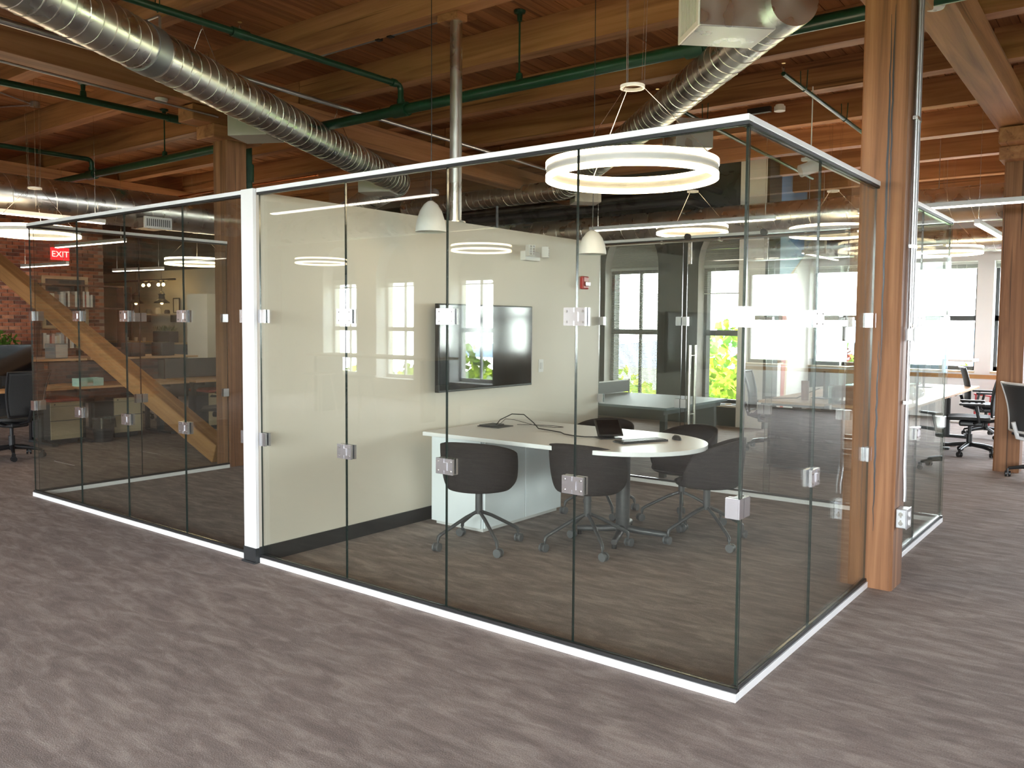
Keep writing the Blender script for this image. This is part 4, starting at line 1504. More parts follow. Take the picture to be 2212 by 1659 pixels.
tv = thing('wall_television', 'large black flat television mounted on the beige wall', 'television', (-3.29, 2.23, 1.385), 0)
obj('tv_panel', MB().box(0.075, 0.115, -0.625, 0.625, -0.355, 0.355), black_m, tv, bevel=0.004)
obj('tv_screen', MB().box(0.1152, 0.1165, -0.612, 0.612, -0.338, 0.343), screen_m, tv)
obj('wall_bracket', MB().box(0.0, 0.075, -0.25, 0.25, -0.12, 0.12).box(0.0, 0.006, -0.3, 0.3, -0.18, 0.18), black2_m, tv)
el = thing('emergency_light', 'white emergency light with two lamp heads high on beige wall', 'emergency light', (-3.29, 2.93, 2.16))
obj('battery_case', MB().box(0.0, 0.06, -0.115, 0.115, 0.0, 0.085), white_m, el, bevel=0.006)
for y in (-0.09, 0.13):
    h = obj('lamp_head', MB().box(-0.015, 0.05, -0.035, 0.035, -0.05, 0.05), white_m, el, (0.085, y, 0.085), (0, 0, 0.5 if y > 0 else -0.35), bevel=0.006)
    g = MB()
    for i in range(2):
        for j in range(4):
            g.cyl((0.0501, -0.015 + i * 0.03, -0.033 + j * 0.022), (0.0525, -0.015 + i * 0.03, -0.033 + j * 0.022), 0.009, 10)
    obj('lens', g, chrome_m, h)
fs = thing('fire_strobe', 'red fire alarm strobe high on the beige wall by its end', 'fire alarm', (-3.29, 3.86, 1.935))
obj('strobe_case', MB().box(0.0, 0.045, -0.055, 0.055, 0, 0.13), red_m, fs, bevel=0.012)
obj('strobe_lens', MB().box(0.0455, 0.07, -0.03, 0.04, 0.03, 0.075), chrome_m, fs, bevel=0.008)
sw = thing('wall_control', 'white light control plate on beige wall right of television', 'wall switch', (-3.29, 3.15, 1.13))
obj('plate', MB().box(0.0, 0.006, -0.038, 0.038, 0, 0.12), white_m, sw, bevel=0.002)
obj('rocker', MB().box(0.0062, 0.011, -0.018, 0.018, 0.03, 0.09), lightgrey_m, sw, bevel=0.002)

# ================================================================== TABLE TENNIS, WINDOW SILL
pp = thing('table_tennis_table', 'dark table tennis table with net behind the glass back wall', 'table', (-3.95, 5.12, 0))
obj('table_top', MB().box(-1.36, -0.003, -0.755, 0.755, 0.715, 0.74), slate_m, pp)
obj('table_top', MB().box(0.003, 1.36, -0.755, 0.755, 0.715, 0.74), slate_m, pp)
for x in (-1.25, 1.25):
    for y in (-0.6, 0.6):
        obj('leg', MB().box(x - 0.03, x + 0.03, y - 0.03, y + 0.03, 0.0, 0.66), black2_m, pp)
obj('apron', MB().box(-1.3, 1.3, -0.70, -0.66, 0.66, 0.714).box(-1.3, 1.3, 0.66, 0.70, 0.66, 0.714).box(-1.3, -1.26, -0.66, 0.66, 0.66, 0.714).box(1.26, 1.3, -0.66, 0.66, 0.66, 0.714), black2_m, pp)
nt = obj('net', MB().box(-0.004, 0.004, -0.84, 0.84, 0.745, 0.885), black2_m, pp)
obj('net_tape', MB().box(-0.006, 0.006, -0.84, 0.84, 0.8855, 0.90), white_m, nt)
for y in (-0.86, 0.86):
    obj('net_post', MB().cyl((0, y, 0.70), (0, y, 0.905), 0.010, 12).box(-0.02, 0.02, min(y, y * 0.86), max(y, y * 0.86), 0.70, 0.7149), lightgrey_m, nt)
for i, (x, c, lb) in enumerate(((-4.35, redfab_m, 'red table tennis bat lying on window sill, leftmost'), (-4.15, black_m, 'black table tennis bat lying on window sill, second'), (-3.92, black2_m, 'dark table tennis bat lying on window sill, third'), (-3.70, black_m, 'black table tennis bat at right end of window sill'))):
    t = thing('table_tennis_bat', lb, 'bat', (x, 9.30, 0.332), 0.5 + i * 0.7)
    obj('blade', MB().cyl((0, 0, 0), (0, 0, 0.012), 0.075, 20), c, t)
    obj('grip', MB().box(-0.014, 0.014, 0.07, 0.17, 0, 0.018), pale_w, t)

# ================================================================== OFFICE CHAIRS
BW = MB().cyl((0, -0.026, 0.03), (0, -0.008, 0.03), 0.030, 14).cyl((0, 0.008, 0.03), (0, 0.026, 0.03), 0.030, 14).box(-0.02, 0.02, -0.007, 0.007, 0.03, 0.085).mesh('caster', black_m, True)


def make_task_chair(label, back_m=mesh_m, frame=black_m, group='black mesh office chairs'):
    t = thing('office_chair', label, 'office chair', (0, 0, 0), 0, group)
    leg = MB().tube([(0.03, 0, 0.13), (0.18, 0, 0.115), (0.31, 0, 0.088)], 0.026, 8, True, 0, 0.016).mesh('leg', frame, True)
    for k in range(5):
        l = obj('leg', leg, None, t, (0, 0, 0), (0, 0, pi / 2 + k * 2 * pi / 5))
        obj('caster', BW, None, l, (0.315, 0, 0), (0, 0, 0.9 * k))
    obj('gas_stem', MB().cyl((0, 0, 0.10), (0, 0, 0.26), 0.033, 16).cyl((0, 0, 0.26), (0, 0, 0.40), 0.020, 14), frame, t, smooth=True)
    obj('tilt_box', MB().box(-0.11, 0.11, -0.15, 0.12, 0.36, 0.425), frame, t, bevel=0.02)

    def seat(u, v):
        x = (u - 0.5) * 0.50
        y = (v - 0.5) * 0.48 + 0.02
        z = 0.468 - 0.05 * max(0, v - 0.72) ** 1.2 - 0.018 * (1 - (2 * u - 1) ** 2)
        k = 1 - 0.22 * abs(2 * v - 1) ** 4
        return (x * k, y, z)
    obj('seat', MB().grid(seat, 14, 14), back_m, t, smooth='all', solid=0.035)

    def back(u, v):
        w = 0.215 + 0.055 * v
        x = (u - 0.5) * 2 * w
        z = 0.50 + 0.50 * v
        y = -0.245 - 0.075 * v - 0.05 * (1 - (2 * u - 1) ** 2) + 0.03 * sin(v * pi) + 0.012
        return (x, y, z)
    obj('backrest', MB().grid(back, 14, 14), back_m, t, smooth='all', solid=0.006)
    fr = [back(0, v / 8) for v in range(9)] + [back(u / 8, 1) for u in range(1, 9)] + [back(1, 1 - v / 8) for v in range(1, 9)] + [back(1 - u / 8, 0) for u in range(1, 9)]
    obj('back_frame', MB().tube(fr, 0.014, 8), frame, t, smooth=True)
    obj('back_bar', MB().tube([(0, -0.12, 0.40), (0, -0.28, 0.44), (0, -0.33, 0.60)], 0.022, 10), frame, t, smooth=True)
    for s in (-1, 1):
        a = obj('arm_post', MB().tube([(s * 0.12, -0.05, 0.40), (s * 0.27, -0.10, 0.44), (s * 0.285, -0.06, 0.63)], 0.016, 8), frame, t, smooth=True)
        obj('arm_pad', MB().box(s * 0.285 - 0.042, s * 0.285 + 0.042, -0.16, 0.12, 0.632, 0.66), frame, t, bevel=0.012)
    return t


oc = make_task_chair('black mesh office chair behind glass corner at end of desk row')
oc.location = (-0.50, 8.42, 0)
oc.rotation_euler = (0, 0, pi / 2 + 0.15)
dup(oc, (-0.62, 10.45, 0), -pi / 2 + 0.25, 'black mesh office chair with raised back nearest the windows')
dup(oc, (-2.55, 7.15, 0), -pi / 2 + 0.2, 'dark office chair tucked under desks behind meeting room')
dup(oc, (-9.05, 0.78, 0), pi / 2 + 0.3, 'dark mesh office chair at left picture edge beside desks')
dup(oc, (-8.25, 3.0, 0), pi / 2 + 0.9, 'office chair beside second left desk seen through two glass walls')
dup(oc, (-11.7, 3.6, 0), -0.6, 'rounded office chair before kitchen counter')
oc2 = make_task_chair('white framed office chair cut off by right picture edge', black2_m, lightgrey_m, None)
for c in oc2.children:
    if c.name.startswith(('leg', 'tilt', 'gas', 'arm')):
        c.data.materials[0] = black_m
if 'group' in oc2:
    del oc2['group']
oc2.location = (0.42, 6.98, 0)
oc2.rotation_euler = (0, 0, -0.9)
rc = thing('red_chair', 'bright red metal chair beside far windows', 'chair', (-0.78, 12.35, 0), 2.3)
for x in (-0.19, 0.19):
    obj('leg', MB().tube([(x, 0.19, 0.47), (x, 0.21, 0.0)], 0.016, 8), red_m, rc)
    obj('back_leg', MB().tube([(x, -0.24, 0.0), (x, -0.19, 0.47), (x, -0.29, 0.95)], 0.018, 8), red_m, rc)
obj('seat', MB().box(-0.21, 0.21, -0.21, 0.22, 0.465, 0.49), red_m, rc, bevel=0.006)
for z in (0.62, 0.76, 0.90):
    obj('back_slat', MB().box(-0.19, 0.19, -0.235 - (z - 0.6) * 0.2 - 0.008, -0.235 - (z - 0.6) * 0.2 + 0.008, z - 0.03, z + 0.03), red_m, rc)

# ================================================================== RIGHT DESK ROW
def bench_desk(label, x, y, w, d, z=0.735, mat=None, rz=0.0, group=None, legs=True):
    """desk top (w along x, d along y) on a black two-column lifting frame"""
    t = thing('office_desk', label, 'desk', (x, y, 0), rz, group)
    obj('desk_top', MB().box(-w / 2, w / 2, -d / 2, d / 2, z - 0.028, z), mat or desk_w, t, bevel=0.003)
    f = MB()
    for sy in (-1, 1):
        yy = sy * (d / 2 - 0.22)
        lg = obj('lift_leg', MB().box(-0.04, 0.04, yy - 0.035, yy + 0.035, 0.03, z - 0.07), black2_m, t)
        obj('foot', MB().box(-w * 0.42, w * 0.42, yy - 0.035, yy + 0.035, 0.0, 0.03), black2_m, lg)
        f.box(-w * 0.4, w * 0.4, yy - 0.03, yy + 0.03, z - 0.07, z - 0.0285)
    f.box(-0.05, 0.05, -d / 2 + 0.26, d / 2 - 0.26, z - 0.075, z - 0.035)
    obj('frame', f, black2_m, t)
    return t


for i, y in enumerate((6.72, 8.20, 9.68)):
    nm = ('nearest', 'middle', 'far')[i]
    bench_desk('maple office desk in double row behind meeting room, left side %s one' % nm, -1.90, y, 0.74, 1.46, group='desks in the double row')
    bench_desk('maple office desk in double row behind meeting room, right side %s one' % nm, -1.08, y, 0.74, 1.46, group='desks in the double row')
    s = thing('desk_screen', 'pale teal glass screen between facing desks, %s one' % nm, 'desk screen', (-1.49, y, 0))
    obj('screen_pane', MB().box(-0.006, 0.006, -0.70, 0.70, 0.74, 1.12), teal_glass, s)
    for yy in (-0.5, 0.5):
        obj('screen_clamp', MB().box(-0.02, 0.02, yy - 0.03, yy + 0.03, 0.66, 0.80), steel_m, s)
pn = thing('storage_cabinet', 'glossy black cabinet closing the near end of desk row', 'cabinet', (-1.72, 5.93, 0))
obj('carcass', MB().box(-0.40, 0.40, -0.03, 0.03, 0.03, 0.66), screen_m, pn, bevel=0.003)
obj('plinth', MB().box(-0.38, 0.38, -0.02, 0.02, 0, 0.03), black_m, pn)
obj('edge_trim', MB().box(-0.405, 0.405, -0.032, 0.032, 0.661, 0.672), black2_m, pn)


def monitor(label, x, y, z, rz, w=0.54, h=0.33):
    t = thing('computer_monitor', label, 'monitor', (x, y, z), rz, 'computer monitors')
    obj('display', MB().box(-w / 2, w / 2, -0.018, 0.018, 0.14, 0.14 + h), black_m, t, bevel=0.004)
    obj('screen', MB().box(-w / 2 + 0.012, w / 2 - 0.012, 0.0182, 0.0188, 0.155, 0.128 + h), screen_m, t)
    obj('stand_neck', MB().box(-0.03, 0.03, -0.045, -0.018, 0.012, 0.32), black_m, t)
    obj('stand_base', MB().box(-0.12, 0.12, -0.10, 0.08, 0, 0.012), black_m, t, bevel=0.004)
    return t


monitor('black monitor seen edge on standing on left nearest desk', -1.78, 6.75, 0.7355, 1.25)
monitor('tall black monitor on left middle desk against bright window', -1.72, 8.0, 0.7355, 1.5, 0.34, 0.5)
monitor('black monitor on left far desk against bright window', -1.75, 9.3, 0.7355, 1.5, 0.54, 0.36)
monitor('black monitor on right far desk behind timber column', -1.25, 9.6, 0.7355, -1.5)
bk_ = thing('carry_crate', 'brown basket heaped with black cables on right nearest desk', 'basket', (-1.00, 6.55, 0.7355), 0.2)
obj('basket_body', MB().box(-0.16, 0.16, -0.20, 0.20, 0, 0.14), walnut_w, bk_, bevel=0.01)
m = MB()
rng = random.Random(5)
for k in range(14):
    p = [(rng.uniform(-0.15, 0.15), rng.uniform(-0.2, 0.2), 0.15 + rng.uniform(0, 0.05)) for _ in range(6)]
    m.tube(p, 0.006, 5)
obj('cable_heap', m, black_m, bk_, kind='stuff')
bg = tag(obj('plastic_bag', MB().grid(lambda u, v: (0.11 * cos(2 * pi * u) * sin(pi * min(v, 0.97)) * (1 + 0.15 * sin(9 * u * 2 * pi)), 0.11 * sin(2 * pi * u) * sin(pi * min(v, 0.97)), 0.2 * v), 36, 10, True), clear_bag, loc=(-0.86, 6.95, 0.736), smooth='all'), 'crumpled clear plastic bag beside brown basket on desk', 'plastic bag')
pr_ = thing('printer_box', 'grey dome shaped device with cables on desk by column', 'device', (-1.33, 6.2, 0.7355), 0.1)
obj('case', MB().box(-0.17, 0.17, -0.13, 0.13, 0, 0.20), black2_m, pr_, bevel=0.05)
cp = MB().tube([(-2.22, 6.2, 0.742), (-2.0, 6.5, 0.742), (-1.9, 6.55, 0.80), (-1.78, 6.62, 0.86)], 0.005, 6)
tag(obj('monitor_cable', cp, black_m, smooth=True), 'black monitor cable trailing over left nearest desk', 'cable')
cup = tag(obj('pen_pot', MB().lathe([(0, 0), (0.04, 0), (0.045, 0.22), (0.041, 0.22), (0.037, 0.006), (0, 0.006)], n=20), plain('copper_pot', (0.30, 0.12, 0.08), 0.4), loc=(-1.86, 6.35, 0.7355), smooth=True), 'tall copper red pot on left nearest desk', 'pot')
pd = thing('mobile_pedestal', 'tan drawer pedestal under desks beside front column', 'pedestal', (-1.05, 6.35, 0))
obj('carcass', MB().box(-0.20, 0.20, -0.25, 0.25, 0.05, 0.58), tan_cab, pd, bevel=0.003)
for z0, z1 in ((0.06, 0.30), (0.31, 0.57)):
    obj('drawer', MB().box(-0.195, 0.195, -0.268, -0.251, z0, z1), tan_cab, pd, bevel=0.002)
obj('castor_base', MB().box(-0.16, 0.16, -0.2, 0.2, 0.0, 0.05), black_m, pd)
st = thing('standing_desk', 'white raised standing desk top by far window pier', 'desk', (-1.55, 12.2, 0))
obj('desk_top', MB().box(-0.5, 0.5, -0.3, 0.3, 1.02, 1.06), white_m, st, bevel=0.004)
obj('lift_leg', MB().box(-0.04, 0.04, -0.04, 0.04, 0, 1.02), lightgrey_m, st)
obj('foot', MB().box(-0.4, 0.4, -0.04, 0.04, 0, 0.03), lightgrey_m, st)


# ================================================================== LEFT OFFICE
for i, (y, lb) in enumerate(((0.95, 'maple desk at left with dark monitor, nearer one'), (2.55, 'maple desk at left behind glass, second one'), (4.2, 'maple desk at left furthest from the viewer'))):
    bench_desk(lb, -9.95, y, 0.80, 1.55, group=None)
    s = thing('desk_divider', ('dark grey fabric divider behind nearer left desk', 'dark grey fabric divider behind second left desk', 'dark grey fabric divider behind furthest left desk')[i], 'desk divider', (-10.39, y, 0))
    obj('fabric_panel', MB().box(-0.02, 0.02, -0.77, 0.77, 0.45, 1.02), black2_m, s, bevel=0.004)
    for yy in (-0.6, 0.6):
        obj('bracket', MB().box(-0.025, 0.045, yy - 0.02, yy + 0.02, 0.0, 0.45), black_m, s)
for i, (y, lb) in enumerate(((1.5, 'maple desk in second left row behind divider, nearer one'), (3.2, 'maple desk in second left row behind divider, further one'))):
    t = bench_desk(lb, -10.90, y, 0.90, 1.65, 1.06)
mo = monitor('wide dark monitor on nearer left desk facing away', -10.02, 1.05, 0.7355, -pi / 2 + 0.2, 0.85, 0.40)
for (x, y, lb, w) in ((-10.75, 2.05, 'grey loudspeaker box on raised left desk', 0.20), (-10.75, 3.15, 'black box on raised left desk, nearer of two', 0.26), (-10.75, 3.62, 'black box on raised left desk, further of two', 0.26)):
    t = thing('desk_box', lb, 'box', (x, y, 1.0605), 0.25)
    obj('box_body', MB().box(-0.10, 0.10, -w / 2, w / 2, 0, 0.20), black_m if 'black' in lb else slate_m, t, bevel=0.004)
    obj('front_panel', MB().box(0.1005, 0.108, -w / 2 + 0.01, w / 2 - 0.01, 0.01, 0.19), black2_m if 'black' in lb else grey_m, t)
mt = thing('tissue_tray', 'pale mint document tray on second left desk', 'tray', (-9.72, 1.98, 0.7355), 0.1)
m = MB()
m.box(-0.09, 0.09, -0.16, 0.16, 0, 0.006).box(-0.09, -0.084, -0.16, 0.16, 0.006, 0.10).box(-0.0839, 0.09, -0.16, -0.154, 0.006, 0.10).box(-0.0839, 0.09, 0.154, 0.16, 0.006, 0.10)
m.box(0.084, 0.09, -0.1539, -0.06, 0.006, 0.10).box(0.084, 0.09, 0.02, 0.1539, 0.006, 0.10)
obj('tray_shell', m, mint_m, mt)
obj('papers', MB().box(-0.07, 0.07, -0.13, 0.13, 0.007, 0.035), paper_m, mt)


def pedestal(label, x, y, cushion=True, rz=0.0):
    t = thing('drawer_pedestal', label, 'pedestal', (x, y, 0), rz, None)
    obj('carcass', MB().box(-0.27, 0.25, -0.20, 0.20, 0.06, 0.54), black2_m, t)
    for z0, z1 in ((0.07, 0.30), (0.31, 0.485)):
        d = obj('drawer', MB().box(0.251, 0.27, -0.198, 0.198, z0, z1), tan_cab, t, bevel=0.002)
    d = obj('top_rail', MB().box(0.251, 0.27, -0.198, 0.198, 0.49, 0.54), tan_cab, t, bevel=0.002)
    obj('lock', MB().cyl((0.27, -0.15, 0.515), (0.275, -0.15, 0.515), 0.010, 10), black_m, d)
    if cushion:
        obj('seat_cushion', MB().box(-0.27, 0.265, -0.20, 0.20, 0.545, 0.585), redfab_m, t, bevel=0.015)
    obj('caster_base', MB().box(-0.22, 0.2, -0.16, 0.16, 0.0, 0.06), black_m, t)


pedestal('tan two drawer pedestal with red cushion under nearer left desk', -9.98, 1.70, True, 0.0)
pedestal('tan two drawer pedestal under second left desk', -10.05, 2.55, False, 0.0)
pedestal('tan drawer pedestal with red cushion near brace foot', -9.85, 3.85, True, 0.0)
wb = thing('waste_bin', 'black waste bin with clear liner between left pedestals', 'waste bin', (-9.62, 2.12, 0))
obj('bin_body', MB().lathe([(0, 0), (0.11, 0), (0.145, 0.30), (0.14, 0.30), (0.107, 0.006), (0, 0.006)], n=24), black_m, wb, smooth=True)
obj('liner', MB().grid(lambda u, v: ((0.148 + 0.012 * sin(16 * pi * u) * v) * cos(2 * pi * u), (0.148 + 0.012 * sin(16 * pi * u) * v) * sin(2 * pi * u), 0.32 - 0.14 * v), 48, 5, True), clear_bag, wb, smooth='all')

# framed board and book shelves before the brick
fr = thing('framed_board', 'large pale wood framed dark board leaning on brick wall', 'picture frame', (-14.985, 4.10, 1.43))
m = MB()
m.box(0, 0.035, -0.42, 0.42, 0, 0.06).box(0, 0.035, -0.42, 0.42, 0.92, 0.98).box(0, 0.035, -0.42, -0.36, 0.06, 0.92).box(0, 0.035, 0.36, 0.42, 0.06, 0.92)
obj('frame', m, pale_w, fr)
obj('board', MB().box(0.004, 0.015, -0.36, 0.36, 0.06, 0.92), black2_m, fr)
bs = thing('book_shelves', 'dark open shelving with two book rows before brick wall', 'shelves', (-14.72, 4.22, 0))
for z in (1.07, 1.83):
    obj('shelf_board', MB().box(-0.15, 0.13, -0.72, 0.80, z - 0.03, z), walnut_w, bs)
obj('shelf_board', MB().box(-0.15, 0.13, -0.72, 0.80, 2.22, 2.25), walnut_w, bs)
for y in (-0.74, 0.0, 0.80):
    obj('upright', MB().box(-0.14, 0.12, y, y + 0.025, 0.0, 2.25), walnut_w, bs)
bookmats = [plain('book_%s' % n, c, 0.6) for n, c in (('white', (0.62, 0.60, 0.57)), ('grey', (0.36, 0.36, 0.38)), ('red', (0.32, 0.08, 0.06)), ('cream', (0.58, 0.50, 0.38)), ('brown', (0.22, 0.12, 0.08)), ('black', (0.03, 0.03, 0.03)), ('pink', (0.55, 0.34, 0.30)), ('olive', (0.28, 0.24, 0.08)))]
bnames = ['white', 'grey', 'red', 'cream', 'brown', 'black', 'pink', 'olive']
rng = random.Random(11)
for z, grp, seq in ((1.07, 'books on the lower shelf', [0, 0, 2, 6, 0, 3, 0, 1, 4, 0, 5, 3, 0, 5, 7, 0, 1, 0, 0, 6, 0, 1, 2, 5]), (1.83, 'books on the upper shelf', [0, 1, 2, 0, 3, 4, 4, 1, 0, 1, 5, 0, 4, 4, 0, 6, 0, 2, 0, 1, 0, 5])):
    y = -0.68
    first, cntm = {}, {}
    for k, mi in enumerate(seq):
        w = rng.choice((0.028, 0.036, 0.045, 0.055))
        h = rng.uniform(0.22, 0.29)
        if -0.03 < y < 0.03 or (y < 0 and y + w > -0.005):
            y = 0.03
        if y + w > 0.79:
            break
        side = 'left half' if y < 0 else 'right half'
        b = obj('book', MB().box(-0.10, 0.10, 0, w - 0.002, 0.0005, h), bookmats[mi], None, (-14.72, 4.22 + y, z))
        cntm[mi] = cntm.get(mi, 0) + 1
        nth = ('first', 'second', 'third', 'fourth', 'fifth', 'sixth', 'seventh', 'eighth', 'ninth', 'tenth', 'eleventh', 'twelfth')[cntm[mi] - 1]
        tag(b, '%s book spine, %s %s one from left on the %s shelf' % (bnames[mi], nth, bnames[mi], grp.split()[-2]), 'book', grp)
        y += w

# kitchen
kc = thing('kitchen_counter', 'slate blue kitchen counter with pale worktop before cream wall', 'counter', (-16.0, 6.65, 0))
obj('cabinet_run', MB().box(-2.4, 0.5, -0.28, 0.28, 0.0, 1.08), slate_m, kc)
obj('worktop', MB().box(-2.42, 0.52, -0.30, 0.30, 1.08, 1.12), pale_w, kc, bevel=0.004)
for x in (-1.7, -1.0, -0.3):
    obj('door_gap', MB().box(x - 0.004, x + 0.004, -0.284, -0.2805, 0.05, 1.05), black_m, kc)
pt = thing('planter_box', 'dark grey planter box with small plants on kitchen counter', 'planter', (-15.85, 6.62, 1.1205))
obj('box_body', MB().box(-0.36, 0.30, -0.11, 0.11, 0, 0.24), black2_m, pt, bevel=0.006)
m = MB()
rng = random.Random(4)
for k in range(130):
    x, y = rng.uniform(-0.34, 0.28), rng.uniform(-0.09, 0.09)
    h = rng.uniform(0.03, 0.16)
    a = rng.uniform(0, 6.28)
    m.poly([(x, y, 0.235), (x + 0.02 * cos(a), y + 0.02 * sin(a), 0.235 + h * 0.6), (x + 0.05 * cos(a), y + 0.05 * sin(a), 0.235 + h)])
obj('foliage', m, leaf_g, pt, kind='stuff')
for x, lb in ((-17.25, 'black barn pendant lamp with bright bulb, left one over counter'), (-16.15, 'black barn pendant lamp with bright bulb, right one over counter')):
    t = thing('barn_pendant', lb, 'pendant lamp', (x, 6.7, 1.98), 0, 'barn pendants over the kitchen counter')
    obj('shade', MB().lathe([(0.17, 0.0), (0.16, 0.02), (0.07, 0.09), (0.06, 0.16), (0.075, 0.20), (0.03, 0.25), (0, 0.26), (0, 0.24), (0.02, 0.235), (0.055, 0.19), (0.05, 0.10), (0.15, 0.01), (0.17, 0.0)], n=24), black_m, t, smooth=True)
    obj('bulb', MB().lathe([(0, -0.035), (0.025, -0.02), (0.03, 0.005), (0.02, 0.04), (0, 0.05)], n=14), bulb_em, t, smooth=True)
    obj('cord', MB().cyl((0, 0, 0.26), (0, 0, roof_z(6.7, 0.0) - 1.98), 0.005, 6), black_m, t)
tk = thing('bulb_track', 'row of four bare glowing bulbs on black rod by kitchen', 'light fitting', (-16.5, 6.7, 2.42))
obj('rod', MB().tube([(-2.4, 0, 0.07), (0.9, 0, 0.07)], 0.022, 8), black_m, tk)
for x in (-0.42, -0.18, 0.22, 0.42):
    h = obj('lamp_holder', MB().cyl((x, 0, 0.0), (x, 0, 0.055), 0.018, 10), black_m, tk)
    obj('bulb', MB().lathe([(0, -0.075), (0.03, -0.055), (0.035, -0.03), (0.018, 0.0), (0, 0.0)], (x, 0, 0), n=14), bulb_em, h, smooth=True)
ws = thing('wall_shelf', 'grey wall shelf with small objects above kitchen counter', 'shelf', (-17.0, 7.14, 1.72))
obj('shelf_board', MB().box(-0.9, 0.9, -0.1, 0.1, 0, 0.03), grey_m, ws)
for x in (-0.6, 0.6):
    obj('bracket', MB().box(x - 0.012, x + 0.012, -0.09, 0.1, -0.16, -0.0005), black_m, ws)
for i, (x, mm, h, lb) in enumerate(((-17.5, slate_m, 0.11, 'dark canister on grey wall shelf, left end'), (-17.1, paper_m, 0.14, 'white jar on grey wall shelf'), (-16.7, black2_m, 0.09, 'black bowl on grey wall shelf'))):
    tag(obj('shelf_jar', MB().lathe([(0, 0), (0.06, 0), (0.065, h * 0.6), (0.045, h), (0, h)], n=18), mm, None, (x, 7.14, 1.7505), smooth=True), lb, 'jar')
for i, x in enumerate((-17.9, -17.5, -17.1, -16.75)):
    tag(obj('counter_cup', MB().lathe([(0, 0), (0.035, 0), (0.042, 0.09), (0.038, 0.09), (0.032, 0.006), (0, 0.006)], n=16), (paper_m, grey_m, white_m, lightgrey_m)[i], None, (x, 6.6, 1.1205), smooth=True),
        ('white paper cup at left end of kitchen counter', 'grey mug on kitchen counter, second from left', 'white mug on kitchen counter, third from left', 'pale mug on kitchen counter next to planter')[i], 'cup')
ck_ = thing('wall_clock', 'round pale wall clock between brick wall and kitchen', 'clock', (-18.6, 7.24, 1.98))
obj('clock_rim', MB().lathe([(0.26, 0), (0.29, 0), (0.29, 0.03), (0.26, 0.03), (0.26, 0)], n=36), black2_m, ck_, (0, 0, 0), (pi / 2, 0, 0))
obj('clock_face', MB().cyl((0, 0, 0.004), (0, 0, 0.012), 0.26, 36), cream_m, ck_, (0, 0, 0), (pi / 2, 0, 0))
obj('clock_hands', MB().box(-0.008, 0.008, 0, 0.17, 0.0125, 0.016).box(0, 0.12, -0.008, 0.008, 0.0165, 0.02), black_m, ck_, (0, 0, 0), (pi / 2, 0, 0))
pf = thing('small_picture', 'small black framed picture tilted above kitchen counter', 'picture frame', (-16.45, 7.235, 1.77))
obj('frame', MB().box(-0.13, 0.13, -0.02, 0, 0, 0.02).box(-0.13, 0.13, -0.02, 0, 0.32, 0.34).box(-0.13, -0.11, -0.02, 0, 0.0201, 0.3199).box(0.11, 0.13, -0.02, 0, 0.0201, 0.3199), black_m, pf)
obj('print', MB().box(-0.11, 0.11, -0.01, -0.004, 0.02, 0.32), paper_m, pf)
tag(obj('cork_board', MB().box(-0.10, 0.10, -0.02, 0, 0, 1.5), walnut_w, None, (-18.55, 7.2395, 0.9)), 'narrow dark wood board on cream wall beside clock', 'board')
pl = thing('potted_plant', 'dark leafy plant on low cabinet before brick wall', 'plant', (-13.6, 2.35, 0.0))
obj('cabinet', MB().box(-0.25, 0.25, -0.45, 0.45, 0.0, 1.02), black2_m, pl)
m = MB()
rng = random.Random(9)
for k in range(220):
    a, b_, r = rng.uniform(0, 6.28), rng.uniform(0.1, 1.4), rng.uniform(0.1, 0.34)
    p = Vector((r * cos(a) * cos(b_) * 0.8, r * sin(a) * cos(b_) * 1.2, 1.12 + r * sin(b_)))
    s = 0.05
    d = Vector((rng.uniform(-1, 1), rng.uniform(-1, 1), rng.uniform(-1, 1))).normalized() * s
    e = Vector((rng.uniform(-1, 1), rng.uniform(-1, 1), rng.uniform(-1, 1))).normalized() * s * 0.6
    m.poly([p - d, p + e, p + d, p - e])
obj('foliage', m, leaf_g, pl, kind='stuff')
obj('pot', MB().lathe([(0, 1.021), (0.10, 1.021), (0.13, 1.15), (0.12, 1.15), (0.09, 1.03), (0, 1.03)], n=20), black_m, pl, smooth=True)

# ================================================================== REAR: high table with stools seen in reflection
ht = thing('high_table', 'long pale high table near rear windows reflected in front glass', 'table', (-9.2, -6.6, 0))
obj('table_top', MB().box(-1.5, 1.5, -0.35, 0.35, 0.99, 1.03), pale_w, ht, bevel=0.004)
for x in (-1.3, 1.3):
    obj('leg', MB().box(x - 0.04, x + 0.04, -0.30, 0.30, 0, 0.99), black2_m, ht)
for x, lb in ((-9.9, 'tall bar stool at high table, left reflected one'), (-8.9, 'tall bar stool at high table, right reflected one')):
    t = thing('bar_stool', lb, 'stool', (x, -5.9, 0), 0, 'bar stools at the high table')
    obj('seat', MB().box(-0.19, 0.19, -0.19, 0.19, 0.70, 0.735), grey_m, t, bevel=0.01)
    for sx in (-1, 1):
        for sy in (-1, 1):
            obj('leg', MB().tube([(sx * 0.13, sy * 0.13, 0.70), (sx * 0.21, sy * 0.21, 0.0)], 0.013, 8), grey_m, t)
bn = tag(obj('round_bin', MB().lathe([(0, 0), (0.19, 0), (0.19, 0.62), (0.18, 0.62), (0.18, 0.02), (0, 0.02)], n=28), grey_m, None, (-7.35, -6.3, 0), smooth=True), 'grey cylindrical bin near rear windows reflected right of table', 'bin')

# ================================================================== OUTSIDE
struct('trim_3', MB().box(-120, 120, -260, 260, -9.4, -9.0), grass_m)
struct('trim_4', MB().box(-30, 30, 24, 50, -9.0, -8.95).box(-40, 20, -40, -22, -9.0, -8.95), tarmac_m)


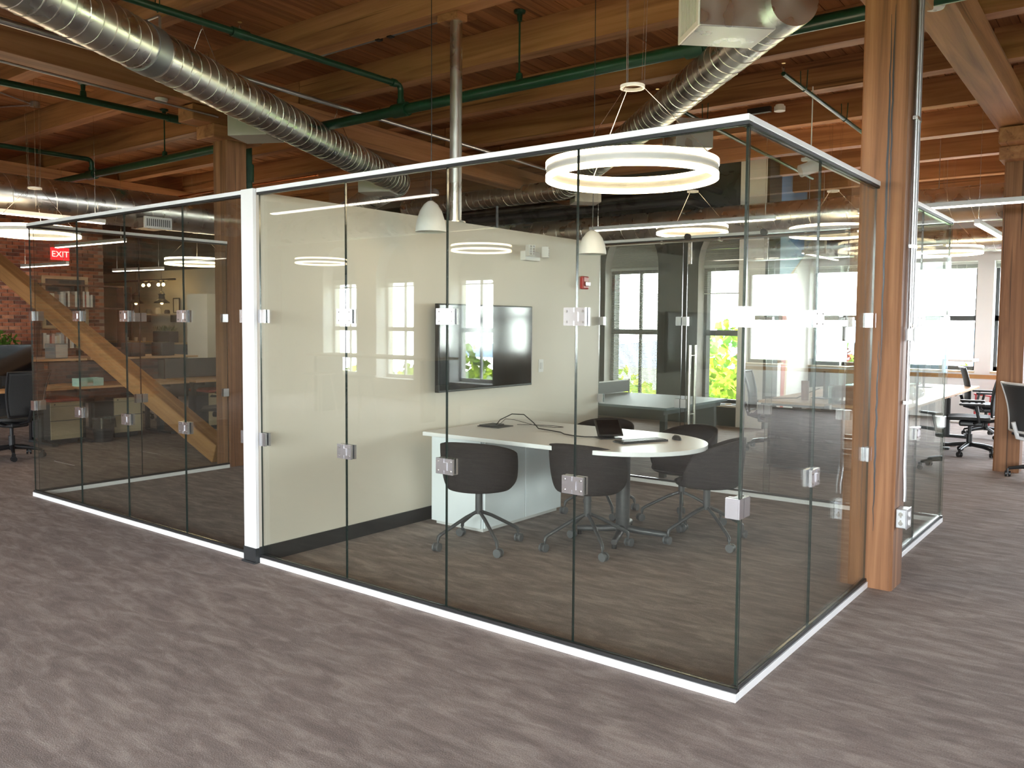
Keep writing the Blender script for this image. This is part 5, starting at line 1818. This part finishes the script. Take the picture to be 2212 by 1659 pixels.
def hill(label, x, y, w, h):
    n = 40
    rg = random.Random(int(x + w))
    top = []
    for i in range(n + 1):
        u = i / n
        top.append((x - w / 2 + w * u, -9 + h * (sin(pi * u) ** 0.6) * (0.75 + 0.25 * sin(u * 9 + x)) + rg.uniform(-0.3, 0.3)))
    m = MB()
    s = 1 if y > 0 else -1
    for p, q in zip(top[:-1], top[1:]):
        m.poly([(p[0], y, -9), (q[0], y, -9), (q[0], y + s * 8, q[1]), (p[0], y + s * 8, p[1])])
        m.poly([(p[0], y + s * 8, p[1]), (q[0], y + s * 8, q[1]), (q[0], y + s * 40, -9), (p[0], y + s * 40, -9)])
    tag(obj('far_hill', m, hill_m, None, smooth=False), label, 'hill')


hill('hazy blue wooded ridge beyond the arched windows', -60, 180, 220, 12.5)
hill('hazy blue ridge far behind the rear windows', -70, -200, 240, 13)


def tree(label, x, y, h, r, mat, seed, n=1500, leaf=0.26, group=None):
    rg = random.Random(seed)
    t = thing('tree', label, 'tree', (x, y, -9.0), 0, group)
    obj('trunk', MB().tube([(0, 0, 0), (0.1, 0.05, h * 0.35), (-0.1, 0.1, h * 0.8)], 0.22, 8, True, 0, 0.05), bark_m, t)
    m = MB()
    lobes = [(rg.uniform(-0.5, 0.5) * r, rg.uniform(-0.5, 0.5) * r, h * 0.62 + rg.uniform(-0.22, 0.26) * h, r * rg.uniform(0.45, 0.75)) for _ in range(9)]
    for k in range(n):
        lx, ly, lz, lr = rg.choice(lobes)
        d = Vector((rg.gauss(0, 1), rg.gauss(0, 1), rg.gauss(0, 1))).normalized() * lr * rg.uniform(0.6, 1.0) ** 0.5
        p = Vector((lx, ly, lz)) + d
        a = Vector((rg.uniform(-1, 1), rg.uniform(-1, 1), rg.uniform(-1, 1))).normalized() * leaf
        b2 = a.cross(Vector((rg.uniform(-1, 1), rg.uniform(-1, 1), rg.uniform(-1, 1)))).normalized() * leaf * 0.7
        m.poly([p - a, p + b2, p + a, p - b2])
    m.v = [tuple(v) for v in m.v]
    obj('foliage', m.mesh('foliage', mat, False, False), None, t, kind='stuff')


tree('yellow green spring tree close outside second arched window', -7.0, 19.0, 9.9, 2.6, leaf_y, 1, 5200, 0.13)
tree('yellow green spring tree left outside first arched window', -13.5, 21.0, 9.6, 3.2, leaf_y, 2, 3600, 0.17)
tree('green tree standing further behind second arched window', -12.0, 34.0, 10.0, 4.0, leaf_g, 3, 2600)
tree('copper red tree far behind second arched window', -17.5, 52.0, 10.4, 3.6, leaf_r, 4, 1600)
tree('green tree outside mural side window', -9.5, 26.0, 9.6, 3.4, leaf_y, 5, 2600, 0.2)
tree('yellow tree outside the window bank at right', -2.0, 30.0, 9.4, 3.6, leaf_y, 6, 2200)
tree('green tree behind rear left windows, leftmost', -24.0, -21.0, 9.7, 3.6, leaf_y, 7, 3000, 0.2)
tree('green tree behind rear left windows, middle', -18.0, -19.0, 9.6, 3.0, leaf_y, 8, 3000, 0.18)
tree('green tree behind rear left windows, right one', -13.0, -18.0, 10.2, 2.6, leaf_g, 9, 3600, 0.16)
